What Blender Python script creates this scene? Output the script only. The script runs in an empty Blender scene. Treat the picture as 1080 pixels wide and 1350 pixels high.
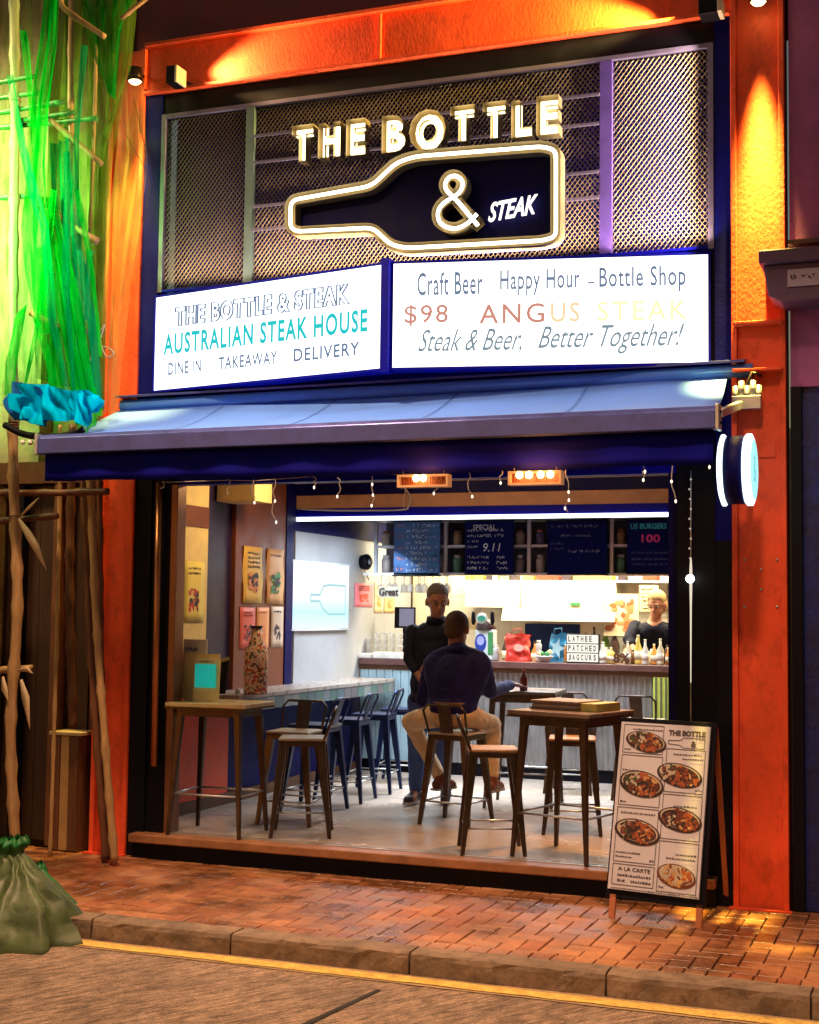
import bpy, bmesh, math, random
from mathutils import Vector, Matrix, Quaternion, noise
NZ = noise.noise
random.seed(7)
R = math.radians
S = bpy.context.scene
COL = S.collection

# ------------------------------------------------------------------ camera
CAM = Vector((0.0, -8.6, 1.55))
W = Matrix(((0.93386, 0.01373, 0.35736), (0.35741, -0.07048, -0.93128), (0.01240, 0.99742, -0.07072)))
FPX = 1850.0
cd = bpy.data.cameras.new('camera')
cam = bpy.data.objects.new('camera', cd)
COL.objects.link(cam)
q = W.to_quaternion(); q.normalize()
cam.location = CAM; cam.rotation_mode = 'QUATERNION'; cam.rotation_quaternion = q
cd.sensor_fit = 'HORIZONTAL'; cd.sensor_width = 36.0; cd.lens = FPX / 1080 * 36
cd.clip_start = 0.1; cd.clip_end = 500
S.camera = cam
Wn = q.to_matrix()

def at(px, py, X=None, Y=None, Z=None):
    """the point of a real plane (X, Y or Z given) that the photograph shows at px, py"""
    r = Wn @ Vector((px - 540, -(py - 675), -FPX))
    t = ((X - CAM.x) / r.x if X is not None else (Y - CAM.y) / r.y if Y is not None else (Z - CAM.z) / r.z)
    return CAM + r * t

# ------------------------------------------------------------------ light and world (night)
S.view_settings.view_transform = 'Standard'
S.view_settings.look = 'None'
S.view_settings.exposure = 0.0
S.view_settings.gamma = 1.0
S.render.engine = 'CYCLES'
S.cycles.use_denoising = True
S.cycles.max_bounces = 6
S.cycles.diffuse_bounces = 3
S.cycles.glossy_bounces = 3
S.cycles.transparent_max_bounces = 12
S.cycles.sample_clamp_indirect = 3.0
S.cycles.caustics_reflective = False
S.cycles.caustics_refractive = False
wd = bpy.data.worlds.new('World'); S.world = wd; wd.use_nodes = True
nt = wd.node_tree
sky = nt.nodes.new('ShaderNodeTexSky'); sky.sky_type = 'NISHITA'; sky.sun_disc = False
sky.sun_elevation = R(1.0); sky.sun_rotation = R(200)
nt.links.new(sky.outputs[0], nt.nodes['Background'].inputs[0])
nt.nodes['Background'].inputs[1].default_value = 0.15
sl = bpy.data.lights.new('sun', 'SUN'); sl.energy = 0.02; sl.angle = R(8); sl.color = (1, .85, .7)
so = bpy.data.objects.new('sun', sl); COL.objects.link(so); so.rotation_euler = (R(50), 0, R(-30))

def aim(o, target):
    d = Vector(target) - o.location
    o.rotation_euler = d.to_track_quat('-Z', 'Y').to_euler()
def area(name, loc, target, sx, sy, power, col, spread=180):
    l = bpy.data.lights.new(name, 'AREA'); l.shape = 'RECTANGLE'; l.size = sx; l.size_y = sy
    l.energy = power; l.color = col; l.spread = R(spread)
    o = bpy.data.objects.new(name, l); o.location = loc; COL.objects.link(o); aim(o, target); return o
def spot(name, loc, target, power, col, ang=60, blend=.5, r=.04):
    l = bpy.data.lights.new(name, 'SPOT'); l.energy = power; l.color = col; l.spot_size = R(ang)
    l.spot_blend = blend; l.shadow_soft_size = r
    o = bpy.data.objects.new(name, l); o.location = loc; COL.objects.link(o); aim(o, target); return o
def point(name, loc, power, col, r=.04):
    l = bpy.data.lights.new(name, 'POINT'); l.energy = power; l.color = col; l.shadow_soft_size = r
    o = bpy.data.objects.new(name, l); o.location = loc; COL.objects.link(o); return o

# street lamps up the road, on the viewer's side
area('street_light', (-4.4, -2.5, 5.6), (-4.0, -1.7, -.3), .4, .3, 150, (1.0, .58, .32), 112)
area('street_light', (-.9, -3.0, 5.4), (-1.4, -2.0, -.3), .4, .3, 72, (1.0, .58, .32), 95)
# downlights on the two steel columns
spot('column_light', at(1000, 14, Y=-.13), at(1004, 1190, Y=-.10), 7500, (1.0, .70, .12), 24, 1.0, .04)
spot('column_light', at(178, 118, Y=-.16), at(140, 1130, Y=-.02), 1300, (1.0, .66, .14), 30, 1.0, .04)
spot('beam_light', at(905, 14, Y=-.13), at(500, 52, Y=-.05), 1000, (1.0, .66, .12), 44, .8, .03)
spot('beam_light', at(238, 92, Y=-.14), at(640, 48, Y=-.05), 380, (1.0, .58, .22), 60, .8, .03)
# unseen green light added in front of the scaffold to colour the netting
area('green_light', (-6.5, -3.2, 4.3), (-6.35, -.5, 4.2), .3, .6, 75, (.20, 1.0, .16), 48)
area('scaffold_light', (-7.6, -2.2, 6.2), (-6.4, -.2, 4.4), .5, .5, 46, (1.0, .78, .34), 62)
# inside the shop
area('interior_light', (-3.6, 3.3, 2.36), (-3.6, 2.9, 0), 2.6, .6, 120, (.84, .92, 1.0), 120)
area('interior_light', (-3.4, 4.9, 2.5), (-3.4, 4.9, 0), 3.2, .5, 200, (1.0, .86, .56))
area('interior_light', (-4.9, 3.2, 2.1), (-5.4, 3.2, 1.2), 1.4, .3, 14, (.78, .90, 1.0))
area('interior_light', (-3.4, 1.3, 2.84), (-3.2, 2.6, 2.6), 2.2, .2, 15, (1.0, .62, .34))  # warm lamp without a fixture, added to brighten the header fascia
area('interior_light', (-4.5, 1.2, 2.7), (-5.3, .9, 1.0), .3, .3, 18, (1.0, .66, .30))
area('interior_light', (-2.3, 1.0, 2.7), (-2.2, .4, 0), .3, .3, 26, (1.0, .45, .14), 90)  # orange lamp added to warm the front floor, no fixture

# ------------------------------------------------------------------ materials
def mat(name, col, rough=.55, metal=0.0, var=.18, scale=5.0, bump=0.0, bscale=60.0, emit=None, es=0.0,
        dirt=0.0, stretch=(1, 1, 1), coat=0.0, spec=.5):
    m = bpy.data.materials.new(name); m.use_nodes = True
    t = m.node_tree; n = t.nodes; b = n['Principled BSDF']
    b.inputs['Metallic'].default_value = metal
    b.inputs['Specular IOR Level'].default_value = spec
    b.inputs['Coat Weight'].default_value = coat
    tc = n.new('ShaderNodeTexCoord'); mp = n.new('ShaderNodeMapping'); mp.inputs['Scale'].default_value = stretch
    t.links.new(tc.outputs['Object'], mp.inputs[0])
    no = n.new('ShaderNodeTexNoise'); no.inputs['Scale'].default_value = scale; no.inputs['Detail'].default_value = 6
    no.inputs['Roughness'].default_value = .65
    t.links.new(mp.outputs[0], no.inputs['Vector'])
    cr = n.new('ShaderNodeMapRange'); cr.inputs[1].default_value = .3; cr.inputs[2].default_value = .7
    cr.inputs[3].default_value = 1 - var; cr.inputs[4].default_value = 1 + var
    t.links.new(no.outputs[0], cr.inputs[0])
    mx = n.new('ShaderNodeVectorMath'); mx.operation = 'SCALE'; mx.inputs[0].default_value = col
    t.links.new(cr.outputs[0], mx.inputs['Scale'])
    out = mx.outputs[0]
    if dirt:
        n2 = n.new('ShaderNodeTexNoise'); n2.inputs['Scale'].default_value = scale * 3.1; n2.inputs['Detail'].default_value = 9
        n2.inputs['Roughness'].default_value = .75
        t.links.new(mp.outputs[0], n2.inputs['Vector'])
        r2 = n.new('ShaderNodeMapRange'); r2.inputs[1].default_value = .5; r2.inputs[2].default_value = .68
        r2.inputs[4].default_value = dirt
        t.links.new(n2.outputs[0], r2.inputs[0])
        m2 = n.new('ShaderNodeMixRGB'); m2.inputs[2].default_value = (col[0] * .35 + .01, col[1] * .3 + .008, col[2] * .3 + .006, 1)
        t.links.new(r2.outputs[0], m2.inputs[0]); t.links.new(out, m2.inputs[1]); out = m2.outputs[0]
    t.links.new(out, b.inputs['Base Color'])
    rr = n.new('ShaderNodeMapRange'); rr.inputs[1].default_value = .3; rr.inputs[2].default_value = .7
    rr.inputs[3].default_value = max(.03, rough * .8); rr.inputs[4].default_value = min(1, rough * 1.2)
    t.links.new(no.outputs[0], rr.inputs[0]); t.links.new(rr.outputs[0], b.inputs['Roughness'])
    if bump:
        n3 = n.new('ShaderNodeTexNoise'); n3.inputs['Scale'].default_value = bscale; n3.inputs['Detail'].default_value = 5
        t.links.new(mp.outputs[0], n3.inputs['Vector'])
        bp = n.new('ShaderNodeBump'); bp.inputs['Strength'].default_value = bump; bp.inputs['Distance'].default_value = .01
        t.links.new(n3.outputs[0], bp.inputs['Height']); t.links.new(bp.outputs[0], b.inputs['Normal'])
    if emit:
        b.inputs['Emission Color'].default_value = (*emit, 1); b.inputs['Emission Strength'].default_value = es
    return m
def glow(name, col, s):
    m = bpy.data.materials.new(name); m.use_nodes = True
    t = m.node_tree; t.nodes.clear()
    e = t.nodes.new('ShaderNodeEmission'); e.inputs[0].default_value = (*col, 1); e.inputs[1].default_value = s
    o = t.nodes.new('ShaderNodeOutputMaterial'); t.links.new(e.outputs[0], o.inputs[0]); return m
def cloth(name, col, transp=.0, trans=.5, scale=30):
    """netting and tarpaulin: diffuse and translucent, thin places let the ground behind show"""
    m = bpy.data.materials.new(name); m.use_nodes = True
    t = m.node_tree; n = t.nodes; n.clear()
    tc = n.new('ShaderNodeTexCoord'); mp = n.new('ShaderNodeMapping'); mp.inputs['Scale'].default_value = (1, 1, .12)
    t.links.new(tc.outputs['Object'], mp.inputs[0])
    no = n.new('ShaderNodeTexNoise'); no.inputs['Scale'].default_value = scale; no.inputs['Detail'].default_value = 5
    t.links.new(mp.outputs[0], no.inputs['Vector'])
    cr = n.new('ShaderNodeMapRange'); cr.inputs[1].default_value = .3; cr.inputs[2].default_value = .7
    cr.inputs[3].default_value = .55; cr.inputs[4].default_value = 1.3
    t.links.new(no.outputs[0], cr.inputs[0])
    mx = n.new('ShaderNodeVectorMath'); mx.operation = 'SCALE'; mx.inputs[0].default_value = col
    t.links.new(cr.outputs[0], mx.inputs['Scale'])
    d = n.new('ShaderNodeBsdfDiffuse'); tr = n.new('ShaderNodeBsdfTranslucent'); m1 = n.new('ShaderNodeMixShader')
    t.links.new(mx.outputs[0], d.inputs[0]); t.links.new(mx.outputs[0], tr.inputs[0]); m1.inputs[0].default_value = trans
    t.links.new(d.outputs[0], m1.inputs[1]); t.links.new(tr.outputs[0], m1.inputs[2])
    tp = n.new('ShaderNodeBsdfTransparent'); m2 = n.new('ShaderNodeMixShader')
    r2 = n.new('ShaderNodeMapRange'); r2.inputs[1].default_value = .35; r2.inputs[2].default_value = .65
    r2.inputs[3].default_value = max(0, transp - .25); r2.inputs[4].default_value = min(1, transp + .25) if transp else 0
    t.links.new(no.outputs[0], r2.inputs[0]); t.links.new(r2.outputs[0], m2.inputs[0])
    t.links.new(m1.outputs[0], m2.inputs[1]); t.links.new(tp.outputs[0], m2.inputs[2])
    o = n.new('ShaderNodeOutputMaterial'); t.links.new(m2.outputs[0], o.inputs[0]); return m

NAVY = mat('navy_paint', (.003, .004, .38), .5, var=.25, bump=.05, spec=.12)
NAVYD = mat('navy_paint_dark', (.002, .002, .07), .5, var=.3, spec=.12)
BLACK = mat('black_paint', (.003, .003, .008), .5, var=.3, spec=.15)
ORANGE = mat('orange_steel_paint', (.84, .10, .034), .55, var=.20, scale=3, bump=.22, bscale=70, dirt=.55, stretch=(1, 1, .6), spec=.25)
FRAMEG = mat('grey_purple_frame', (.15, .13, .24), .4, metal=.3, dirt=.3)
MESHM = mat('mesh_metal', (.18, .135, .10), .6, metal=.0, var=.1, spec=.2)
BACKM = mat('backing_board', (.003, .004, .12), .6, spec=.1)
LETRIM = mat('letter_rim', (.40, .33, .20), .35, metal=.5)
LETIN = mat('letter_inner', (.46, .34, .15), .5)
NEON = glow('neon_tube', (1.0, .80, .42), 4.6)
NEONW = glow('neon_tube_white', (1.0, .88, .62), 4.8)
LBOX = glow('lightbox_acrylic', (.90, .96, 1.0), 2.5)
LBOXW = glow('lightbox_acrylic_warm', (1.0, .97, .90), 2.5)
INK_GREY = glow('lit_print_grey', (.16, .22, .34), 1.0)
INK_TEAL = glow('lit_print_teal', (.03, .60, .62), 1.0)
INK_PALE = glow('lit_print_pale_grey', (.22, .30, .36), 1.0)
INK_ROSE = glow('lit_print_rose', (.66, .28, .22), 1.0)
INK_PEACH = glow('lit_print_peach', (1.0, .68, .38), 1.05)
INK_YEL = glow('lit_print_yellow', (1.0, .86, .48), 1.15)
AWN = mat('awning_fabric', (.10, .27, .92), .75, var=.12, scale=2.2, bump=.12, bscale=150, dirt=.06, stretch=(1, .5, 1))
AWNS = mat('awning_seam', (.05, .15, .62), .7, var=.1)
AWNBAR = mat('awning_bar', (.07, .09, .36), .35, metal=.4, dirt=.3)
METAL = mat('gunmetal', (.075, .048, .036), .33, metal=.8, var=.3, scale=12, dirt=.3)
METALB = mat('blue_steel', (.010, .022, .085), .32, metal=.6, var=.3, scale=12)
GALV = mat('galvanised', (.55, .56, .58), .35, metal=.8, var=.2)
WOOD = mat('seat_wood', (.50, .32, .14), .45, var=.3, scale=9, stretch=(1, 7, 7), bump=.05)
WOODD = mat('dark_wood', (.10, .035, .012), .5, var=.35, scale=7, stretch=(6, 6, .6), bump=.1)
WOODB = mat('brown_wood', (.13, .045, .018), .5, var=.35, scale=7, stretch=(6, 6, .6), bump=.1)
LEDGE = mat('ledge_top', (.30, .26, .24), .3, var=.2, scale=8, stretch=(5, 1, 1), dirt=.2)
BAMBOO = mat('bamboo', (.38, .23, .10), .5, var=.3, scale=8, stretch=(5, 5, .5), dirt=.35, bump=.1)
BAMBOOG = mat('bamboo_green_lit', (.34, .40, .20), .5, var=.3, scale=8, stretch=(5, 5, .5), dirt=.3)  # green light on the upper pole put into its base colour
WHITE = mat('white_paint', (.78, .78, .76), .5, var=.05)
CREAM = mat('cream_wall', (.78, .60, .26), .6, var=.12, dirt=.1)
GREYW = mat('grey_wall', (.36, .37, .40), .5, var=.14, scale=3)
RED = mat('red_wall', (.66, .07, .025), .5, var=.18, dirt=.15)
BROWN = mat('brown_panel', (.17, .04, .012), .55, var=.25)
MAROON = mat('maroon_wall', (.14, .025, .04), .7, var=.35, bump=.2)
PURPLE = mat('purple_wall', (.34, .10, .32), .7, var=.25, bump=.2)
BLUEDK = mat('blue_black_metal', (.005, .015, .15), .38, metal=.1, var=.6, scale=9, bump=.4, bscale=25)

# ------------------------------------------------------------------ mesh builder
_tc = {}
def text_geo(s, offset=0.0, extrude=0.0, fill='FRONT', shear=0.0, space=1.0, bevel=0.0):
    k = (s, offset, extrude, fill, shear, space, bevel)
    if k not in _tc:
        c = bpy.data.curves.new('t', 'FONT'); c.body = s; c.offset = offset; c.extrude = extrude
        c.fill_mode = fill; c.shear = shear; c.bevel_depth = bevel; c.space_character = space; c.resolution_u = 3
        o = bpy.data.objects.new('t', c); COL.objects.link(o)
        bpy.context.view_layer.update()
        me = o.evaluated_get(bpy.context.evaluated_depsgraph_get()).to_mesh()
        vs = [v.co.copy() for v in me.vertices]; fs = [tuple(p.vertices) for p in me.polygons]
        o.evaluated_get(bpy.context.evaluated_depsgraph_get()).to_mesh_clear()
        bpy.data.objects.remove(o); bpy.data.curves.remove(c)
        x0 = min(v.x for v in vs); x1 = max(v.x for v in vs); y0 = min(v.y for v in vs); y1 = max(v.y for v in vs)
        for v in vs: v.x = (v.x - x0); v.y = (v.y - y0)
        _tc[k] = (vs, fs, x1 - x0, y1 - y0)
    return _tc[k]

def frame_of(a, b):
    d = (b - a); d.normalize()
    up = Vector((0, 0, 1)) if abs(d.z) < .95 else Vector((1, 0, 0))
    u = d.cross(up); u.normalize(); return u, d.cross(u)

class MB:
    def __init__(s): s.v = []; s.f = []; s.m = []; s.k = 0; s.sm = []
    def add(s, vs, fs, smooth=False):
        n = len(s.v); s.v += [tuple(v) for v in vs]
        for f in fs: s.f.append(tuple(i + n for i in f)); s.m.append(s.k); s.sm.append(smooth)
        return s
    def mat(s, k): s.k = k; return s
    def box(s, x0, x1, y0, y1, z0, z1):
        return s.hexa([(x0, y0, z0), (x1, y0, z0), (x1, y1, z0), (x0, y1, z0), (x0, y0, z1), (x1, y0, z1), (x1, y1, z1), (x0, y1, z1)])
    def hexa(s, p): return s.add(p, [(0, 3, 2, 1), (4, 5, 6, 7), (0, 1, 5, 4), (1, 2, 6, 5), (2, 3, 7, 6), (3, 0, 4, 7)])
    def obox(s, c, sx, sy, sz, M):
        c = Vector(c); P = []
        for z in (-.5, .5):
            for x, y in ((-.5, -.5), (.5, -.5), (.5, .5), (-.5, .5)): P.append(c + M @ Vector((x * sx, y * sy, z * sz)))
        return s.hexa(P)
    def slab(s, pts, ext):
        n = len(pts); e = Vector(ext); a = [Vector(p) for p in pts]
        return s.add(a + [p + e for p in a], [tuple(range(n - 1, -1, -1)), tuple(range(n, 2 * n))] + [(i, (i + 1) % n, n + (i + 1) % n, n + i) for i in range(n)])
    def poly(s, pts): return s.add(pts, [tuple(range(len(pts)))])
    def tube(s, pts, r, n=8, closed=False, cap=True, smooth=True):
        P = [Vector(p) for p in pts]; m = len(P); vs = []; fs = []
        rr = r if isinstance(r, (list, tuple)) else [r] * m
        pu = None
        for i, p in enumerate(P):
            a = P[i - 1] if (i > 0 or closed) else p; b = P[(i + 1) % m] if (i < m - 1 or closed) else p
            d = (b - a)
            if d.length < 1e-9: d = Vector((0, 0, 1))
            d.normalize()
            if pu is None:
                up = Vector((0, 0, 1)) if abs(d.z) < .9 else Vector((1, 0, 0)); u = d.cross(up)
            else: u = pu - d * pu.dot(d)
            u.normalize(); pu = u; w = d.cross(u)
            for j in range(n):
                t = 2 * math.pi * j / n; vs.append(p + (u * math.cos(t) + w * math.sin(t)) * rr[i])
        for i in range(m if closed else m - 1):
            k = (i + 1) % m
            for j in range(n): fs.append((i * n + j, i * n + (j + 1) % n, k * n + (j + 1) % n, k * n + j))
        if cap and not closed: fs += [tuple(range(n - 1, -1, -1)), tuple(range((m - 1) * n, m * n))]
        return s.add(vs, fs, smooth)
    def lathe(s, c, prof, n=12, axis=(0, 0, 1), smooth=True):
        ax = Vector(axis).normalized(); up = Vector((0, 0, 1)) if abs(ax.z) < .9 else Vector((1, 0, 0))
        u = ax.cross(up).normalized(); w = ax.cross(u); c = Vector(c); vs = []; fs = []
        for (r, z) in prof:
            for j in range(n):
                t = 2 * math.pi * j / n; vs.append(c + ax * z + (u * math.cos(t) + w * math.sin(t)) * r)
        for i in range(len(prof) - 1):
            for j in range(n): fs.append((i * n + j, i * n + (j + 1) % n, (i + 1) * n + (j + 1) % n, (i + 1) * n + j))
        fs += [tuple(range(n - 1, -1, -1)), tuple(range((len(prof) - 1) * n, len(prof) * n))]
        return s.add(vs, fs, smooth)
    def ball(s, c, r, n=8): return s.lathe(c, [(r * math.sin(math.pi * i / n) + 1e-4, -r * math.cos(math.pi * i / n)) for i in range(n + 1)], n + 2)
    def disc(s, c, ru, rv, u, v, n=24):
        c = Vector(c); u = Vector(u); v = Vector(v)
        return s.add([c + u * ru * math.cos(2 * math.pi * i / n) + v * rv * math.sin(2 * math.pi * i / n) for i in range(n)], [tuple(range(n))])
    def text(s, t, o, u, v, h, w=None, **kw):
        vs, fs, tw, th = text_geo(t, **kw); u = Vector(u); v = Vector(v); nn = u.cross(v)
        sy = h / th; sx = (w / tw) if w else sy; o = Vector(o)
        return s.add([o + u * (p.x * sx) + v * (p.y * sy) + nn * p.z for p in vs], fs)
    def line(s, pts, w, nrm):
        """flat stroke of width w along pts"""
        nrm = Vector(nrm); P = [Vector(p) for p in pts]
        for a, b in zip(P, P[1:]):
            d = (b - a)
            if d.length < 1e-6: continue
            e = d.normalized().cross(nrm) * w / 2; x = d.normalized() * w * .3
            s.add([a - e - x, a + e - x, b + e + x, b - e + x], [(0, 1, 2, 3)])
        return s
    def grid(s, rows, smooth=True):
        n = len(rows[0]); vs = [p for r in rows for p in r]
        return s.add(vs, [(i * n + j, i * n + j + 1, (i + 1) * n + j + 1, (i + 1) * n + j) for i in range(len(rows) - 1) for j in range(n - 1)], smooth)
    def mesh(s, name, mats):
        me = bpy.data.meshes.new(name); me.from_pydata(s.v, [], s.f)
        for m in (mats if isinstance(mats, (list, tuple)) else [mats]): me.materials.append(m)
        me.polygons.foreach_set('material_index', s.m); me.polygons.foreach_set('use_smooth', s.sm)
        me.update(); return me
    def build(s, name, mats, parent=None, bevel=0.0, local=False):
        o = bpy.data.objects.new(name, s.mesh(name, mats)); COL.objects.link(o)
        if parent is not None:
            o.parent = parent
            if not local: o.matrix_parent_inverse = WM[parent.name].inverted()
        WM[o.name] = Matrix.Identity(4)
        if bevel:
            b = o.modifiers.new('bevel', 'BEVEL'); b.width = bevel; b.segments = 2; b.limit_method = 'ANGLE'
        return o
WM = {}
def tag(o, label=None, cat=None, group=None, kind=None):
    if label: o['label'] = label
    if cat: o['category'] = cat
    if group: o['group'] = group
    if kind: o['kind'] = kind
    return o
def thing(name, label, cat, loc=(0, 0, 0), rz=0.0, group=None):
    o = bpy.data.objects.new(name, None); COL.objects.link(o); o.location = loc; o.rotation_euler = (0, 0, rz)
    o.empty_display_size = .1
    WM[o.name] = Matrix.Translation(loc) @ Matrix.Rotation(rz, 4, 'Z'); return tag(o, label, cat, group)
def struct(mb, name, m, **k): return tag(mb.build(name, m, **k), kind='structure')
def dup(root, loc, rz, label, group=None):
    r = root.copy(); COL.objects.link(r); r.location = loc; r.rotation_euler = (0, 0, rz); r['label'] = label
    if group: r['group'] = group
    WM[r.name] = Matrix.Translation(loc) @ Matrix.Rotation(rz, 4, 'Z')
    for ch in list(root.children):
        c = ch.copy(); COL.objects.link(c); c.parent = r
        for g in ch.children:
            d = g.copy(); COL.objects.link(d); d.parent = c
    return r
XU = Vector((1, 0, 0)); ZU = Vector((0, 0, 1)); YU = Vector((0, 1, 0)); NF = Vector((0, -1, 0))
ZP = -.17; ZR = -.285      # pavement and road level (shop floor is 0)

# ------------------------------------------------------------------ ground
def road_mat():
    m = mat('road_concrete', (.52, .36, .25), .75, var=.25, scale=2.5, dirt=.5)
    t = m.node_tree; n = t.nodes; b = n['Principled BSDF']
    tc = n.new('ShaderNodeTexCoord'); mp = n.new('ShaderNodeMapping'); mp.inputs['Rotation'].default_value = (0, 0, R(60)); mp.vector_type = 'TEXTURE'
    mp.inputs['Scale'].default_value = (1 / 1.7, 1 / 11, 1)
    t.links.new(tc.outputs['Object'], mp.inputs[0])
    a = n.new('ShaderNodeTexNoise'); a.inputs['Scale'].default_value = 5; a.inputs['Detail'].default_value = 8; a.inputs['Roughness'].default_value = .7
    t.links.new(mp.outputs[0], a.inputs['Vector'])
    f = n.new('ShaderNodeTexNoise'); f.inputs['Scale'].default_value = 110; t.links.new(tc.outputs['Object'], f.inputs['Vector'])
    ad = n.new('ShaderNodeMath'); ad.operation = 'MULTIPLY_ADD'; ad.inputs[1].default_value = .9
    t.links.new(f.outputs[0], ad.inputs[0]); t.links.new(a.outputs[0], ad.inputs[2])
    old = b.inputs['Base Color'].links[0].from_socket
    st = n.new('ShaderNodeMapRange'); st.inputs[1].default_value = .38; st.inputs[2].default_value = .62; st.inputs[3].default_value = .38; st.inputs[4].default_value = 1.35  # groove shading put into the base colour: pale ridges, dark hollows
    t.links.new(a.outputs[0], st.inputs[0]); vm = n.new('ShaderNodeVectorMath'); vm.operation = 'SCALE'
    t.links.new(old, vm.inputs[0]); t.links.new(st.outputs[0], vm.inputs['Scale']); t.links.new(vm.outputs[0], b.inputs['Base Color'])
    sp = n.new('ShaderNodeMapRange'); sp.inputs[1].default_value = .35; sp.inputs[2].default_value = .65; sp.inputs[3].default_value = .72; sp.inputs[4].default_value = 1.25
    t.links.new(f.outputs[0], sp.inputs[0]); vs2 = n.new('ShaderNodeVectorMath'); vs2.operation = 'SCALE'
    t.links.new(vm.outputs[0], vs2.inputs[0]); t.links.new(sp.outputs[0], vs2.inputs['Scale']); t.links.new(vs2.outputs[0], b.inputs['Base Color'])
    bp = n.new('ShaderNodeBump'); bp.inputs['Strength'].default_value = 1.0; bp.inputs['Distance'].default_value = .03
    t.links.new(ad.outputs[0], bp.inputs['Height']); t.links.new(bp.outputs[0], b.inputs['Normal'])
    return m
ROAD = road_mat()
struct(MB().box(-60, 60, -80, -1.84, -.5, ZR), 'road', ROAD)
struct(MB().box(-60, 60, -1.70, .05, -.5, ZP - .03), 'pavement_bed', mat('joint_mortar', (.02, .010, .007), .9, bump=.3))
GUT = mat('gutter_concrete', (.40, .27, .14), .8, var=.25, dirt=.3, bump=.2)
def strip(name, x0, x1, y0, y1, z, m, seg=60, jag=.006):
    random.seed(3); rows = []
    for i in range(seg + 1):
        x = x0 + (x1 - x0) * i / seg
        rows.append([(x, y0 + random.uniform(-jag, jag), z), (x, y1 + random.uniform(-jag, jag), z)])
    return struct(MB().grid(rows, False), name, m)
strip('gutter', -14, 8, -2.01, -1.835, ZR + .004, GUT)
strip('yellow_road_line', -14, 8, -1.985, -1.885, ZR + .008, mat('yellow_line_paint', (.80, .52, .12), .7, var=.35, scale=14, dirt=.95, bump=.3), seg=220, jag=.007)
# expansion joint across the road slab
struct(MB().poly([at(497, 1304, Z=ZR + .005), at(503, 1305, Z=ZR + .005), at(405, 1352, Z=ZR + .005), at(393, 1352, Z=ZR + .005)]), 'road_joint', mat('tar_joint', (.02, .015, .012), .8))

# kerb: separate granite stones
KERBM = mat('kerb_stone', (.23, .16, .11), .85, var=.5, scale=5, dirt=.85, bump=.5, bscale=30)
kb = struct(MB().box(-14, 8, -1.80, -1.70, -.45, ZP - .02), 'kerb', KERBM)
xj = [-13.1, -12.2, -11.3, -10.4, -9.5, -8.6, -7.7, -6.8, -5.9, -5.0]
xs = [at(p, y, Y=-1.82).x for p, y in ((306, 1262), (541, 1290), (800, 1318))]
xj = [-8.2, -7.2, -6.2, -5.3, -4.45, xs[0], xs[1], xs[2], xs[2] + .95, xs[2] + 1.9, xs[2] + 2.9]
for a, b in zip(xj, xj[1:]):
    mb = MB(); random.seed(int(a * 100)); rows = []
    prof = [(-1.845, -.42), (-1.842, ZR + .01), (-1.838, ZP - .03), (-1.832, ZP - .008), (-1.815, ZP), (-1.69, ZP + .001), (-1.688, -.4)]
    N = 14
    for i in range(N + 1):
        x = a + .006 + (b - a - .012) * i / N
        rows.append([(x, y + random.uniform(-.005, .005), z + random.uniform(-.003, .003)) for y, z in prof])
    mb.grid(rows, False); mb.poly([p for p in rows[0]][::-1]); mb.poly(rows[-1])
    mb.build('kerb_stone', KERBM, kb)

# herringbone clay pavers
PAV = [mat('paver_clay_%d' % i, c, .34, var=.28, scale=9, dirt=.3, bump=.45, bscale=70) for i, c in enumerate(
    [(.34, .135, .055), (.38, .16, .070), (.29, .110, .045), (.36, .17, .085), (.31, .105, .042)])]
for m_ in PAV:
    t = m_.node_tree; n = t.nodes; b = n['Principled BSDF']; ge = n.new('ShaderNodeNewGeometry')
    no = n.new('ShaderNodeTexNoise'); no.inputs['Scale'].default_value = 1.7; no.inputs['Detail'].default_value = 7; no.inputs['Roughness'].default_value = .65
    t.links.new(ge.outputs['Position'], no.inputs['Vector'])
    mr = n.new('ShaderNodeMapRange'); mr.inputs[1].default_value = .38; mr.inputs[2].default_value = .62; mr.inputs[3].default_value = .45; mr.inputs[4].default_value = 1.3
    t.links.new(no.outputs[0], mr.inputs[0]); old = b.inputs['Base Color'].links[0].from_socket
    vm = n.new('ShaderNodeVectorMath'); vm.operation = 'SCALE'; t.links.new(old, vm.inputs[0]); t.links.new(mr.outputs[0], vm.inputs['Scale']); t.links.new(vm.outputs[0], b.inputs['Base Color'])
    m3 = n.new('ShaderNodeMapRange'); m3.inputs[1].default_value = .4; m3.inputs[2].default_value = .6; m3.inputs[3].default_value = .22; m3.inputs[4].default_value = .6
    t.links.new(no.outputs[0], m3.inputs[0]); t.links.new(m3.outputs[0], b.inputs['Roughness'])
pave = struct(MB().box(-14, 8, -1.688, .03, ZP - .06, ZP - .026), 'pavement', bpy.data.materials['joint_mortar'])
L_, W_, G_ = .22, .11, .006
def paver_verts(x0, x1, y0, y1, z, tilt=(0, 0)):
    b = .004; P = []
    for (xa, xb, ya, yb, zz) in ((x0, x1, y0, y1, ZP - .025), (x0, x1, y0, y1, z - b), (x0 + b, x1 - b, y0 + b, y1 - b, z)):
        for x, y in ((xa, ya), (xb, ya), (xb, yb), (xa, yb)): P.append((x, y, zz + (tilt[0] * (x - x0) + tilt[1] * (y - y0) if zz > ZP - .02 else 0)))
    F = [(8, 9, 10, 11)] + [(i, (i + 1) % 4, 4 + (i + 1) % 4, 4 + i) for i in range(4)] + [(4 + i, 4 + (i + 1) % 4, 8 + (i + 1) % 4, 8 + i) for i in range(4)]
    return P, F
bricks = []
u = W_
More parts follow.
